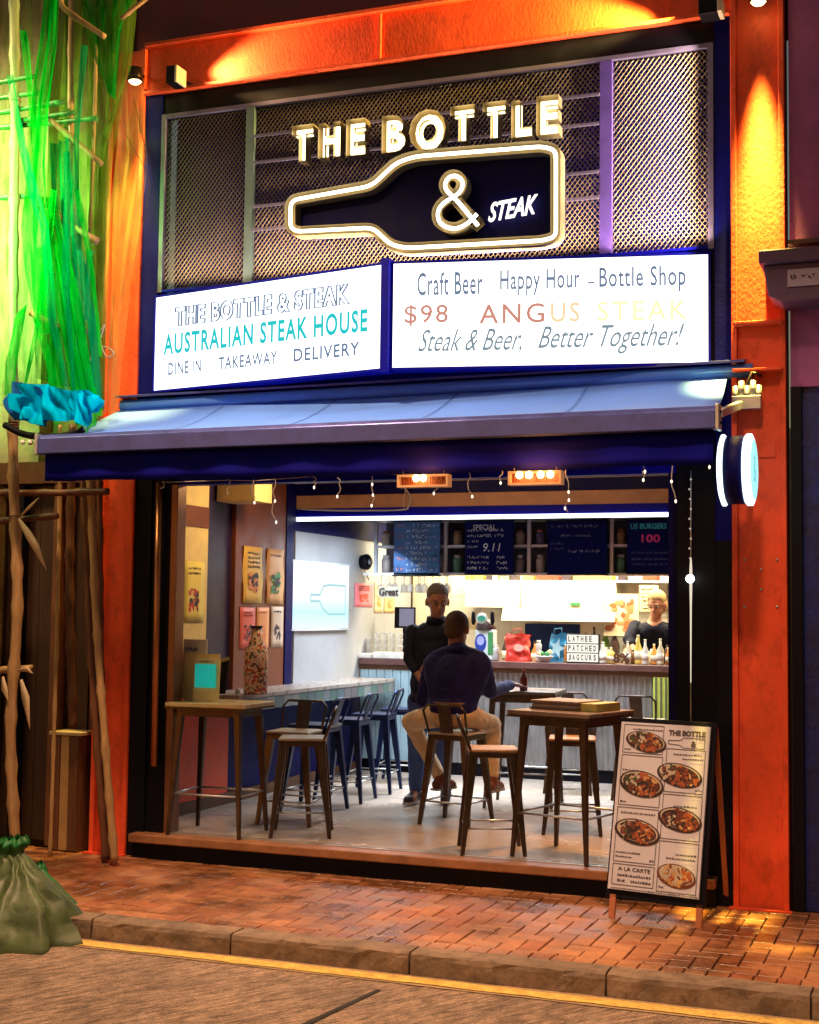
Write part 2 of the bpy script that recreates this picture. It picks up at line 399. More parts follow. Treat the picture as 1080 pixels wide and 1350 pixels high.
for i in range(-80, 50):
    for j in range(-34, 20):
        # 90 degree herringbone: each cell (i,j) of the W grid
        k = (i - j) % 4
        if k == 0: bricks.append((i * u, (i + 2) * u, j * u, (j + 1) * u))
        elif k == 3: bricks.append((i * u, (i + 1) * u, (j) * u, (j + 2) * u))
YB0, YB1 = -1.685 + .113, .02
fin = []
for (x0, x1, y0, y1) in bricks:
    y0c, y1c = max(y0, YB0), min(y1, YB1)
    if y1c - y0c < .02 or x1 < -12 or x0 > 5: continue
    fin.append((x0 + G_ / 2, x1 - G_ / 2, y0c + G_ / 2, y1c - G_ / 2))
x = -12.0
while x < 5:
    fin.append((x + G_ / 2, x + .11 - G_ / 2, -1.685, YB0 - G_ / 2)); x += .11
def vis(b):
    c = Vector(((b[0] + b[1]) / 2, (b[2] + b[3]) / 2, ZP)); v = Wn.transposed() @ (c - CAM)
    px = 540 + FPX * v.x / -v.z; py = 675 - FPX * v.y / -v.z
    return -20 < px < 1100 and py < 1340, -v.z
V = sorted([(vis(b)[1], b) for b in fin if vis(b)[0]])
near = [b for d, b in V[:300]]; nset = set(near); rest = [b for b in fin if b not in nset]
random.seed(11)
mcache = {}
for b in near:
    w, h = round(b[1] - b[0], 3), round(b[3] - b[2], 3); mi = random.choice((0, 0, 1, 1, 2, 3, 4)); var = random.randrange(3)
    key = (w, h, mi, var)
    if key not in mcache:
        P, F = paver_verts(0, w, 0, h, ZP + random.uniform(-.003, .002), (random.uniform(-.007, .007), random.uniform(-.007, .007)))
        mcache[key] = MB().add([(p[0], p[1], p[2] - ZP) for p in P], F).mesh('paver', PAV[mi])
    o = bpy.data.objects.new('paver', mcache[key]); COL.objects.link(o); o.location = (b[0], b[2], ZP); o.parent = pave
mb = MB()
for b in rest:
    mb.mat(random.choice((0, 0, 1, 1, 2, 3, 4))); P, F = paver_verts(*b, ZP + random.uniform(-.003, .002)); mb.add(P, F)
o = mb.build('paving_field', PAV, pave); o['kind'] = 'stuff'

# ------------------------------------------------------------------ shop shell
XL, XR = -5.40, -1.22
def floor_mat():
    m = mat('shop_floor', (.46, .38, .32), .25, var=.16, scale=2.0, dirt=.25, bump=.04, bscale=20); return m
struct(MB().box(XL, XR, .05, 5.7, -.25, 0), 'shop_floor', floor_mat())
sill = thing('door_sill', 'worn brown stone door sill running across the open shop front', 'sill', (-3.3, -.05, ZP))
STONE = mat('sill_stone', (.30, .13, .06), .45, var=.3, scale=6, dirt=.4, bump=.15)
MB().box(-5.30, -1.3, -.13, .048, -.06, -.001).build('tread', STONE, sill, .008)
MB().box(-5.30, -1.3, -.075, .04, ZP, -.061).build('riser', BLACK, sill)
MB().box(-5.05, -1.5, -.01, .012, .0, .006).build('track', GALV, sill)
MB().box(-5.05, -1.5, .030, .036, .0, .008).build('track', GALV, sill)
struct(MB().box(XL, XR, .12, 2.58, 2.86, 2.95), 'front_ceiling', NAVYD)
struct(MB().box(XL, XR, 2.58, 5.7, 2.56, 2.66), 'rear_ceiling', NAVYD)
# left wall in its bays
lw = struct(MB().box(XL - .15, XL - .06, 0.15, 5.7, -.2, 3.0), 'left_wall', BROWN)
MB().box(XL - .06, XL, .55, 1.08, .9, 2.86).build('cream_panel', CREAM, lw)
MB().box(XL - .059, XL + .012, .55, 1.07, 2.18, 2.34).build('brown_panel', BROWN, lw)
MB().box(XL - .06, XL - .02, 1.08, 1.50, .9, 2.86).build('recess_panel', mat('recess_paint', (.02, .008, .05), .5), lw)
MB().box(XL - .06, XL + .02, 1.50, 2.42, .9, 2.86).build('pillar', BROWN, lw, .006)
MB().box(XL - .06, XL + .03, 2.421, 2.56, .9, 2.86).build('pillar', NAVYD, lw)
MB().box(XL - .06, XL, 2.66, 5.55, .9, 2.25).build('grey_panel', GREYW, lw)
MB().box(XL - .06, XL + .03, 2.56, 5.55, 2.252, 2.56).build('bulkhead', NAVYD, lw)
MB().box(XL - .06, XL - .01, .30, 1.5, .09, .88).build('red_wainscot', RED, lw)
MB().box(XL - .06, XL - .02, 1.5, 5.55, .09, .88).build('dark_wainscot', NAVYD, lw)
MB().box(XL - .06, XL + .008, .30, 5.55, 0.001, .088).build('baseboard', WOODD, lw)
MB().box(XL, XL + .34, 1.2, 1.5, 2.40, 2.60).build('duct_box', CREAM, lw, .005)
struct(MB().box(XR, XR + .1, .15, 5.7, -.2, 3.0), 'right_wall', BROWN)
bw = struct(MB().box(XL, XR, 5.60, 5.70, -.2, 2.9), 'back_wall', mat('back_wall_paint', (.78, .72, .55), .45, var=.06))
# white tiles of the back wall
TILE = mat('white_tile', (.84, .80, .68), .15, var=.05)
for i in range(11):
    for j in range(4):
        x0 = -4.95 + i * .33; z0 = 1.12 + j * .2
        if x0 + .33 > XR: continue
        MB().box(x0 + .003, x0 + .327, 5.585, 5.602, z0 + .003, z0 + .197).build('tile', TILE, bw)
# header beam with fluorescent tube
hd = thing('header_beam', 'brown header beam crossing the shop ceiling above the bar', 'beam', (-3.3, 2.6, 2.4))
MB().box(XL, XR, 2.60, 2.72, 2.445, 2.86).build('fascia', mat('header_paint', (.50, .27, .15), .6, var=.2), hd)
MB().box(XL, XR, 2.61, 2.71, 2.37, 2.444).build('trim', NAVY, hd)
tl = thing('strip_light', 'long white fluorescent strip light under the header beam', 'light', (-3.6, 2.63, 2.35))
MB().box(XL + .01, -2.0, 2.60, 2.64, 2.335, 2.368).build('tube', glow('strip_tube', (.90, .95, 1.0), 3.0), tl)
MB().box(XL + .01, -2.0, 2.64, 2.70, 2.34, 2.369).build('housing', WHITE, tl)

# ------------------------------------------------------------------ steel portal frame
def hcol(name, label, xa, xb, z1, yf=-.05):
    t = thing(name, label, 'steel column', ((xa + xb) / 2, 0, ZP)); fl = .035
    MB().box(xa + fl, xb - fl, yf + .03, .14, ZP, z1).build('web', ORANGE, t)
    MB().box(xa, xa + fl - .001, yf, .14, ZP, z1).build('flange', ORANGE, t, .004)
    MB().box(xb - fl + .001, xb, yf, .14, ZP, z1).build('flange', ORANGE, t, .004)
    MB().box(xa - .02, xb + .02, yf - .05, yf - .001, ZP, ZP + .012).build('base_plate', ORANGE, t)
    return t
cl = hcol('steel_column', 'orange painted steel column behind the bamboo poles left of the shop', -5.67, -5.375, 5.60)
c2 = hcol('steel_column', 'orange painted steel column on the right of the shop by the round sign', -1.205, -.885, 6.3)
for z in (at(1000, 427, Y=-.05).z, at(1000, 489, Y=-.05).z):
    MB().box(-1.19, -.90, -.12, -.0195, z - .008, z + .008).build('stiffener_plate', ORANGE, c2, .002)
for px, py in ((981, 738), (1024, 738), (1003, 751), (1003, 777), (981, 800), (1024, 800)):
    p = at(px, py, Y=-.05); MB().lathe((p.x, -.0195, p.z), [(.009, 0), (.009, .006), (.005, .009)], 8, (0, -1, 0)).build('bolt', GALV, c2)
p = at(1012, 592, Y=-.02); MB().box(p.x - .05, p.x + .05, -.03, -.0195, p.z - .05, p.z + .05).build('cover_plate', ORANGE, c2, .002)
bm_ = thing('steel_beam', 'orange painted steel beam spanning above the mesh sign panel', 'steel beam', (-3.3, 0, 5.25))
MB().box(-5.373, -1.207, -.02, .14, 5.275, 5.60).build('web', ORANGE, bm_)
MB().box(-5.373, -1.207, -.07, .14, 5.25, 5.274).build('flange', ORANGE, bm_, .003)
MB().box(-5.373, -1.207, -.07, .14, 5.601, 5.63).build('flange', ORANGE, bm_, .003)
p = at(499, 60, Y=-.05); MB().box(p.x - .012, p.x + .012, -.045, -.0205, 5.275, 5.60).build('splice_plate', ORANGE, bm_)
struct(MB().box(-9, -.88, .30, .6, 5.3, 9), 'upper_wall', MAROON)
struct(MB().box(-9, 3, -.4, .6, 9, 9.3), 'upper_slab', MAROON)
# wall lamps
def wall_lamp(loc, lab):
    t = thing('wall_lamp', lab, 'lamp', loc, 0, 'small lamps on the steel frame'); x, y, z = loc
    MB().lathe((x, y, z), [(.012, .10), (.05, .09), (.055, .0), (.05, -.005)], 14).build('shade', METAL, t)
    MB().lathe((x, y, z - .012), [(.03, -.01), (.045, .005)], 14).build('lens', glow('lamp_lens', (1, .72, .25), 14), t)
    MB().tube([(x, y, z + .07), (x, -.01, z + .07)], .012).build('bracket', METAL, t)
wall_lamp(tuple(at(1000, 1, Y=-.16)), 'small downlight at the top of the right orange column')
wall_lamp(tuple(at(178, 106, Y=-.16)), 'small downlight at the top of the left orange column behind the netting')
def flood(px, py, w, h, lab):
    p = at(px, py, Y=-.30); t = thing('floodlight', lab, 'floodlight', tuple(p), 0, 'black floodlights on the beam')
    MB().box(p.x - w, p.x + w * .6, p.y, p.y + .14, p.z - h, p.z + h).build('housing', BLACK, t, .006)
    MB().box(p.x + w * .61, p.x + w, p.y - .005, p.y + .13, p.z - h * .95, p.z + h * .95).build('reflector', mat('reflector_white', (.7, .6, .45), .4), t, .003)
    MB().tube([(p.x, p.y + .1, p.z), (p.x, -.02, p.z + .02)], .012).build('bracket', BLACK, t)
flood(226, 97, .045, .062, 'black floodlight on the left end of the orange beam')
flood(936, 6, .07, .05, 'black floodlight on the right end of the orange beam')

# ------------------------------------------------------------------ shopfront frame
sf = thing('shopfront_frame', 'navy and black steel shopfront frame round the open bar front', 'shopfront', (-3.3, .05, ZP))
NAVYM = mat('navy_post_paint', (.002, .003, .13), .55, var=.35, bump=.1, spec=.12)
MB().box(-5.373, -5.24, -.03, .12, 2.9, 5.248).build('outer_post', NAVYM, sf)
MB().box(-5.373, -5.24, -.03, .12, ZP, 2.899).build('outer_post', BLACK, sf)
MB().box(-5.239, -5.10, -.01, .12, ZP, 3.78).build('inner_post', BLACK, sf)
MB().box(-5.10, -5.045, .0, .12, .0, 2.86).build('door_jamb', mat('jamb_brown', (.22, .10, .06), .35, metal=.4), sf, .004)
MB().box(-1.305, -1.207, -.03, .12, 2.0, 5.248).build('outer_post', NAVYM, sf)
MB().box(-1.305, -1.207, -.03, .12, ZP, 1.999).build('outer_post', BLACK, sf)
MB().box(-1.545, -1.306, -.01, .12, ZP, 3.78).build('inner_post', BLACK, sf, .004)
MB().box(-1.60, -1.546, .02, .12, .0, 2.86).build('door_jamb', NAVYD, sf)
MB().box(-5.239, -1.306, .0, .12, 2.42, 3.79).build('fascia', NAVY, sf)
MB().box(-5.239, -1.306, -.01, .12, 5.10, 5.248).build('head', BLACK, sf)
MB().tube([at(210, 636, Y=-.06), at(203, 1010, Y=-.06)], .022, 10).build('pipe', mat('copper_pipe', (.50, .20, .08), .35, metal=.6), sf)

# mesh sign panel
mp_ = thing('mesh_panel', 'expanded metal mesh panel in a steel frame behind the neon sign', 'mesh panel', (-3.3, .0, 3.79))
MB().box(-5.24, -1.306, .20, .24, 3.6, 5.2).build('backing', BACKM, mp_)
zb, zt = 3.80, 5.095
MB().box(-5.235, -5.20, -.035, .0, 3.795, 5.095).build('frame_bar', FRAMEG, mp_, .002)
MB().box(-1.345, -1.31, -.035, .0, 3.795, 5.095).build('frame_bar', FRAMEG, mp_, .002)
MB().box(-5.199, -1.346, -.034, .0, 5.065, 5.095).build('frame_bar', FRAMEG, mp_, .002)
MB().box(-5.199, -1.346, -.034, .0, 3.795, 3.815).build('frame_bar', NAVY, mp_, .002)
x1 = at(329, 250, Y=-.03).x; x2 = at(799, 200, Y=-.03).x
MB().box(x1 - .035, x1 + .03, -.036, .0, 3.816, 5.064).build('divider', mat('green_grey_frame', (.13, .20, .22), .4, metal=.3, dirt=.3), mp_, .002)
MB().box(x2 - .04, x2 + .04, -.036, .0, 3.816, 5.064).build('divider', mat('violet_frame', (.10, .06, .34), .4, metal=.3, dirt=.2), mp_, .002)
for py in (178, 213, 271, 302):
    z = at(345, py, Y=-.05).z
    MB().box(x1 + .031, x2 - .041, -.050, -.038, z - .009, z + .009).build('rail', FRAMEG, mp_)
def expanded(x0, x1, z0, z1):
    pw, ph, t = .033, .021, .0040; vs = []; fs = []
    n = int((x1 - x0) / (pw / 2)); rows = int((z1 - z0) / ph)
    for j in range(rows):
        zc = z0 + (j + .5) * ph; sgn = 1 if j % 2 == 0 else -1
        for i in range(n):
            a = x0 + i * pw / 2; b = a + pw / 2
            za = zc + (sgn if i % 2 == 0 else -sgn) * ph / 2; z2 = zc + (-sgn if i % 2 == 0 else sgn) * ph / 2
            k = len(vs)
            vs += [(a, -.004, za - t), (b, -.004, z2 - t), (b, -.011, z2 + t), (a, -.011, za + t)]
            fs.append((k, k + 1, k + 2, k + 3))
    mb = MB(); mb.add(vs, fs); return mb
for a, b in ((-5.199, x1 - .036), (x1 + .031, x2 - .041), (x2 + .041, -1.346)):
    o = expanded(a, b, 3.816, 5.064).build('mesh_screen', MESHM, mp_); o['kind'] = 'stuff'
# LED strips that wash the mesh (hidden in the frame lip)
WARMW = (1.0, .74, .50)
area('led_strip', (-4.85, -.10, 3.80), (-4.85, -.0, 4.9), .60, .03, 4.5, WARMW, 120)
area('led_strip', (-3.25, -.10, 3.80), (-3.25, -.0, 4.9), 2.4, .03, 34, WARMW, 120)
area('led_strip', (-1.66, -.10, 3.80), (-1.66, -.0, 4.9), .60, .03, 13, WARMW, 120)
area('led_strip', (-1.36, -.12, 4.45), (-2.2, .0, 4.45), .03, 1.2, 38, WARMW, 120)

# ------------------------------------------------------------------ neon sign
ns = thing('neon_sign', 'cream neon sign reading THE BOTTLE over a glowing bottle outline', 'neon sign', (-3.3, -.1, 4.0))
YS = -.20
# letters: px left, px right, py bottom, py top of each cap
LT = [('T', 384, 413, 214, 163), ('H', 419, 449, 209, 160), ('E', 456, 482, 206, 155),
      ('B', 503, 535, 202, 150), ('O', 539, 588, 202, 141), ('T', 593, 626, 188, 137),
      ('T', 636, 667, 184, 132), ('L', 674, 702, 182, 130), ('E', 707, 737, 179, 124)]
for ch, a, b, yb, yt in LT:
    p0 = at(a, yb, Y=YS); p1 = at(b, yt, Y=YS); w = p1.x - p0.x; h = p1.z - p0.z
    h = at(a, yt, Y=YS).z - p0.z - (b - a) * .13 * .0045
    o0 = Vector((p0.x, 0, p0.z))
    sh = MB().text(ch, o0 + Vector((0, YS + .045, 0)), XU, ZU, h, w, offset=.055, extrude=.045, fill='NONE').build('letter', LETRIM, ns)
    MB().text(ch, o0 + Vector((0, YS + .085, 0)), XU, ZU, h, w, offset=.055).build('back_face', LETIN, sh)
    i = .13 * w; j = .09 * h
    MB().text(ch, o0 + Vector((i, YS + .045, j)), XU, ZU, h - 2 * j, w - 2 * i, offset=.045, extrude=.008).build('tube', NEON, sh)
    MB().box(p0.x + w * .4, p0.x + w * .46, YS + .09, -.04, p0.z + h * .3, p0.z + h * .34).build('bracket', METAL, sh)
def rounded(pts, rad=.04, n=5):
    out = []; m = len(pts)
    for i in range(m):
        p = pts[i]; a = pts[i - 1]; b = pts[(i + 1) % m]
        r = min(rad, (a - p).length * .45, (b - p).length * .45)
        s = p + (a - p).normalized() * r; e = p + (b - p).normalized() * r
        for k in range(n + 1):
            t = k / n; out.append(s * (1 - t) ** 2 + p * 2 * t * (1 - t) + e * t * t)
    return out
BO = [(383, 264), (490, 245), (523, 214), (548, 206), (715, 193), (733, 198), (733, 312), (715, 317), (535, 327), (514, 322), (492, 300), (392, 305), (383, 300)]
bo = rounded([at(x, y, Y=YS) for x, y in BO], .06)
cen = sum(bo, Vector()) / len(bo)
def shrink(pts, d):
    m = len(pts); out = []
    for i in range(m):
        t = (pts[(i + 1) % m] - pts[i - 1]).normalized(); out.append(pts[i] + Vector((t.z, 0, -t.x)) * d)
    return out
inn = shrink(bo, .03); out_ = shrink(bo, -.035)
MB().slab([Vector((p.x, YS + .09, p.z)) for p in out_], (0, .012, 0)).build('bottle_board', mat('bottle_board_navy', (.002, .003, .07), .5, spec=.1), ns)
MB().tube(bo, .0125, 8, closed=True).build('bottle_tube', NEONW, ns)
def wallring(path, y0, y1, t=.004):
    mb = MB(); a = [Vector((p.x, y0, p.z)) for p in path]; b = [Vector((p.x, y1, p.z)) for p in path]; m = len(path)
    mb.add(a + b, [(i, (i + 1) % m, m + (i + 1) % m, m + i) for i in range(m)]); return mb
wallring(out_, YS - .02, YS + .09).build('bottle_rim', LETRIM, ns)
wallring(shrink(bo, .035), YS + .0, YS + .09).build('bottle_inner_rim', LETRIM, ns)
mb = MB(); wi = shrink(bo, .034); wo = shrink(bo, -.034); m = len(bo)
mb.add([Vector((p.x, YS + .082, p.z)) for p in wi] + [Vector((p.x, YS + .082, p.z)) for p in wo], [(i, (i + 1) % m, m + (i + 1) % m, m + i) for i in range(m)])
mb.build('bottle_channel', LETIN, ns)
for px, py in ((400, 285), (720, 255), (560, 265)):
    p = at(px, py, Y=YS); MB().box(p.x - .015, p.x + .015, YS + .103, -.04, p.z - .015, p.z + .015).build('bracket', METAL, ns)
# ampersand drawn as a bent neon tube
AMP = [(634, 288), (622, 273), (601, 262), (586, 250), (586, 238), (597, 232), (609, 238), (609, 250), (596, 262), (580, 273), (577, 288), (586, 298), (602, 301), (618, 295), (628, 284), (636, 276)]
AMP = [(630, 297), (604, 266), (590, 252), (587, 243), (592, 234), (601, 232), (609, 238), (609, 248), (602, 257), (586, 267), (578, 278), (579, 291), (588, 299), (602, 301), (617, 294), (629, 282)]
ap = [at(x, y, Y=YS - .01) for x, y in AMP]
def smoothp(P, n=4, closed=False):
    out = []
    for i in range(len(P) - 1):
        a = P[max(i - 1, 0)]; b = P[i]; c = P[i + 1]; d = P[min(i + 2, len(P) - 1)]
        for k in range(n):
            t = k / n; out.append(.5 * ((2 * b) + (c - a) * t + (2 * a - 5 * b + 4 * c - d) * t * t + (3 * b - a - 3 * c + d) * t ** 3))
    return out + [P[-1]]
ap = smoothp(ap)
MB().tube(ap, .013, 8).build('ampersand_tube', NEONW, ns)
mb = MB(); L = []; Rr = []
for i, p in enumerate(ap):
    t = (ap[min(i + 1, len(ap) - 1)] - ap[max(i - 1, 0)]).normalized(); e = Vector((t.z, 0, -t.x)) * .036
    L.append(p + e); Rr.append(p - e)
for row, nm in ((L, 'ampersand_rim'), (Rr, 'ampersand_rim')):
    MB().grid([[Vector((p.x, YS - .03, p.z)) for p in row], [Vector((p.x, YS + .07, p.z)) for p in row]], False).build(nm, LETRIM, ns)
MB().grid([[Vector((p.x, YS + .060, p.z)) for p in L], [Vector((p.x, YS + .060, p.z)) for p in Rr]], False).build('ampersand_channel', LETIN, ns)
p0 = at(644, 293, Y=YS + .05)
MB().text('STEAK', p0, (XU + ZU * .09).normalized(), ZU, .125, at(706, 285, Y=YS).x - p0.x, offset=.012, extrude=.006, shear=.35).build('steak_lettering', glow('steak_glow', (1.0, .90, .80), 2.2), ns)

# ------------------------------------------------------------------ two lightboxes in a V
def lightbox(name, label, TL, TR, BL, BR, acr):
    t = thing(name, label, 'light box sign', tuple(BL), 0, 'glowing light box signs above the awning')
    u = (TR - TL).normalized(); v = ZU; n = Vector((u.y, -u.x, 0)).normalized()  # towards the street
    B = lambda a, b, c0, c1: [TL + u * a + v * b + n * c0 for a, b in ()]
    w = (TR - TL).length; h = TL.z - BL.z
    def bx(a0, a1, b0, b1, d0, d1):
        P = []
        for b_ in (b0, b1):
            for a_, d_ in ((a0, d0), (a1, d0), (a1, d1), (a0, d1)): P.append(BL + u * a_ + v * b_ + n * (d_))
        return MB().hexa(P)
    # box body behind, frame edges, acrylic face recessed 4 mm
    bx(0, w, 0, h, -.02, -.12).build('box_body', NAVY, t)
    f = .016
    bx(0, w, h - f, h, .006, -.019).build('frame_edge', NAVY, t); bx(0, w, 0, f, .006, -.019).build('frame_edge', NAVY, t)
    bx(0, f, f + .001, h - f - .001, .006, -.019).build('frame_edge', NAVY, t); bx(w - f, w, f + .001, h - f - .001, .006, -.019).build('frame_edge', NAVY, t)
    fc = bx(f, w - f, f, h - f, 0, -.018).build('face', acr, t)
    return t, fc, u, v, n, w, h
TLa = at(204, 391, Y=-.03); BLa = Vector((TLa.x, TLa.y, at(204, 521, Y=-.03).z)); TRa = at(506, 347, Y=-.42); BRa = Vector((TRa.x, TRa.y, at(506, 488, Y=-.42).z))
TLa.z = TRa.z = 3.775; BLa.z = BRa.z = 3.075
l1 = lightbox('light_box', 'left glowing light box naming the Australian steak house in teal letters', TLa, TRa, BLa, BRa, LBOX)
TLb = at(516, 346, Y=-.42); TRb = at(937, 339, Y=-.03); TLb.z = TRb.z = 3.775; BLb = Vector((TLb.x, TLb.y, 3.075)); BRb = Vector((TRb.x, TRb.y, 3.075))
l2 = lightbox('light_box', 'right glowing light box listing craft beer, happy hour and a $98 steak', TLb, TRb, BLb, BRb, LBOXW)
MB().box(l2[2].x * 0 + TRa.x - .0, TLb.x, -.46, -.36, 3.06, 3.79).build('corner_post', NAVY, l2[0])
def put(lb, s, fa, fb, fz, h, m, name='lettering', dn=.002, **kw):
    t, fc, u, v, n, w, hh = lb; base = (BLa if lb is l1 else BLb)
    o = base + u * (w * fa) + v * (hh * fz) + n * dn
    MB().text(s, o, u, v, h, w * (fb - fa), **kw).build(name, m, fc)
put(l1, 'THE BOTTLE & STEAK', .105, .87, .65, .140, INK_GREY, offset=.045, space=1.12, fill='NONE', bevel=.014)
put(l1, 'AUSTRALIAN STEAK HOUSE', .05, .94, .375, .150, INK_TEAL, offset=.03, space=1.15)
put(l1, 'DINE IN', .075, .23, .165, .088, INK_GREY, offset=.018, space=1.15)
put(l1, 'TAKEAWAY', .31, .57, .165, .088, INK_GREY, offset=.018, space=1.15)
put(l1, 'DELIVERY', .64, .91, .165, .088, INK_GREY, offset=.022, space=1.15)
put(l2, 'Craft Beer', .085, .295, .675, .150, INK_GREY, offset=.012, space=1.1)
put(l2, 'Happy Hour', .35, .60, .655, .165, INK_GREY, offset=.012, space=1.1)
put(l2, '-', .625, .645, .745, .012, INK_GREY)
put(l2, 'Bottle Shop', .66, .925, .655, .165, INK_GREY, offset=.012, space=1.1)
put(l2, '$98', .045, .185, .40, .135, INK_ROSE, offset=.008, space=1.15)
put(l2, 'ANG', .285, .49, .405, .125, INK_ROSE, offset=.01, space=1.2)
put(l2, 'US', .51, .60, .405, .125, INK_PEACH, offset=.012, space=1.2)
put(l2, 'STEAK', .655, .93, .405, .125, INK_YEL, offset=.01, space=1.2)
put(l2, 'Steak & Beer,', .09, .42, .13, .165, INK_PALE, offset=.004, shear=.5)
put(l2, 'Better Together!', .47, .92, .11, .185, INK_PALE, offset=.004, shear=.5)

# ------------------------------------------------------------------ awning
aw = thing('awning', 'blue fabric folding awning over the open shop front', 'awning', (-3.3, -.1, 2.9))
bL, bR = Vector((-5.48, -1.0, 2.60)), Vector((-1.15, -1.0, 2.615))
rows = []
NA = 40
for i in range(NA + 1):
    s = i / NA; r = []
    for j in range(11):
        t = j / 10
        a = Vector((-5.52 + 4.29 * s, -.05, 2.955 + .035 * s)); b = bL.lerp(bR, s) + Vector((0, .03, .055))
        p = a.lerp(b, t); p.z -= math.sin(math.pi * t) * .028 * (1 + .3 * math.sin(s * 9)) + .006 * math.sin(s * 47) * t
        r.append(p)
    rows.append(r)
fab = MB().grid(rows).build('fabric', AWN, aw)
sm = fab.modifiers.new('thickness', 'SOLIDIFY'); sm.thickness = .003; sm.offset = 0
for k in range(1, 5):
    s_ = k / 5; P_s = []
    for j in range(11):
        t_ = j / 10; a = Vector((-5.52 + 4.29 * s_, -.05, 2.955 + .035 * s_)); b = bL.lerp(bR, s_) + Vector((0, .03, .055)); p = a.lerp(b, t_)
        p.z -= math.sin(math.pi * t_) * .028 * (1 + .3 * math.sin(s_ * 9)) + .006 * math.sin(s_ * 47) * t_ - .003; P_s.append(p)
    MB().grid([[p - Vector((.011, 0, 0)) for p in P_s], [p + Vector((.011, 0, 0)) for p in P_s]]).build('seam', AWNS, aw)
mb = MB()
prof = [(-.045, -.065), (-.045, .035), (-.02, .062), (.04, .062), (.05, -.065)]
e = (bR - bL)
mb.slab([bL + Vector((0, y, z)) for y, z in prof], e)
mb.build('front_bar', AWNBAR, aw, .006)
for P, nm in ((bL + Vector((-.02, 0, 0)), 'end_cap'), (bR, 'end_cap')):
    cp = MB().box(P.x, P.x + .02, P.y - .055, P.y + .055, P.z - .07, P.z + .068).build(nm, GALV, aw, .004)
    for dz in (-.03, .03): MB().lathe((P.x + .02, P.y, P.z + dz), [(.011, 0), (.009, .006)], 8, (1, 0, 0)).build('screw', BLACK, cp)
# valance hanging under the bar
rows = []
for i in range(81):
    s = i / 80; x = -5.46 + 4.29 * s; zt_ = bL.z - .06 + .012 * s; zb_ = 2.345 + .02 * abs(s - .5) * 2 - .003 * math.sin(s * 40)
    rows.append([Vector((x, -.985 + .012 * math.sin(s * 55) * k / 4, zt_ + (zb_ - zt_) * k / 4)) for k in range(5)])
vl = MB().grid(rows).build('valance', mat('valance_navy', (.003, .003, .20), .75, bump=.05, spec=.1), aw)
sm = vl.modifiers.new('thickness', 'SOLIDIFY'); sm.thickness = .003
MB().lathe((-5.50, -.03, 2.99), [(.045, 0), (.045, 4.42)], 14, (1, 0, .008)).build('roller_tube', AWN, aw)
MB().slab([(-5.52, -.10, 3.055), (-5.52, .0, 3.075), (-5.52, .0, 3.06), (-5.52, -.10, 3.040)], (4.40, 0, .03)).build('cover_flashing', AWNBAR, aw)
# side arms and wall bracket
for x, nm in ((-1.16, 'arm'), (-5.46, 'arm')):
    a_ = MB().slab([(x, -.03, 2.80), (x, -.03, 2.85), (x, -.95, 2.665), (x, -.95, 2.62)], (.035, 0, 0)).build(nm, GALV, aw, .004)
p = at(965, 520, Y=-.1)
bk = MB().box(-1.19, -1.02, -.14, -.08, 2.78, 2.86).build('wall_bracket', GALV, aw, .005)
for k in range(5):
    MB().lathe((-1.17 + k * .034, -.12, 2.87 + (k % 2) * .03), [(.018, -.05), (.018, .05)], 8, (0, 0, 1)).build('gear', GALV, bk)
MB().tube([(-1.13, -.12, 2.86), (-1.07, -.12, 3.0), (-1.02, -.1, 2.98)], .012).build('crank_rod', METAL, bk)

# fairy lights hanging from the valance
BULBW = glow('fairy_bulb', (1, .85, .62), 2.2)
WIREW = mat('white_wire', (.40, .36, .34), .5)
fl_ = thing('fairy_lights', 'white fairy light string hanging in short drops below the valance', 'fairy lights', (-3.3, -.97, 2.34))
random.seed(5)
DR = [(214, 640, 4, 0), (301, 637, 16, 0), (334, 638, 22, 1), (362, 636, 50, 2), (414, 632, 8, 1), (446, 630, 22, 1), (493, 628, 36, 3), (533, 630, 40, 0), (575, 626, 22, 1), (620, 624, 28, 1), (660, 622, 12, 1), (748, 620, 58, 4), (848, 614, 16, 2), (888, 612, 46, 2), (935, 585, 28, 1)]
wire = [at(x, y - 4, Y=-.97) for x, y, l, b in DR[:-1]]
wp = []
for a, b in zip(wire, wire[1:]):
    wp += [a, a.lerp(b, .5) + Vector((0, 0, -.0))]
MB().tube(wp + [wire[-1]], .0022, 4).build('wire', WIREW, fl_)
for x, y, l, nb in DR:
    P = [at(x + random.uniform(-3, 3) * (k > 0), y - 6 + (l + 6) * k / 6, Y=-.97) for k in range(7)]
    w_ = MB().tube(smoothp(P, 3), .0028, 5).build('drop_wire', WIREW, fl_)
    for k in range(nb):
        c = P[6 - k * (6 // max(nb, 1))]; MB().lathe(c - Vector((0, 0, .012)), [(.002, -.010), (.006, -.003), (.006, .005), (.002, .010)], 8).build('bulb', BULBW, w_)

# LED string on the right post with one bright bulb
ls = thing('led_string', 'thin led string running down the right door post with one bright bulb', 'led string', tuple(at(912, 640, Y=-.04)))
MB().tube([at(911, y, Y=-.045) for y in range(620, 961, 20)], .004, 5).build('wire', GALV, ls)
for y in range(632, 760, 13):
    MB().ball(at(909 + (y % 3), y, Y=-.055), .0065, 4).build('bulb', mat('dim_bulb', (.6, .55, .5), .2, emit=(1, .9, .8), es=.35), ls)
MB().tube([at(911, y, Y=-.052) for y in (735, 750, 775, 800, 900)], [.004, .009, .009, .006, .003], 6).build('light_rod', glow('light_rod', (1, .85, .66), .9), ls)
MB().ball(at(910, 763, Y=-.075), .026, 8).build('bright_bulb', glow('bright_bulb', (1, .95, .8), 10), ls)

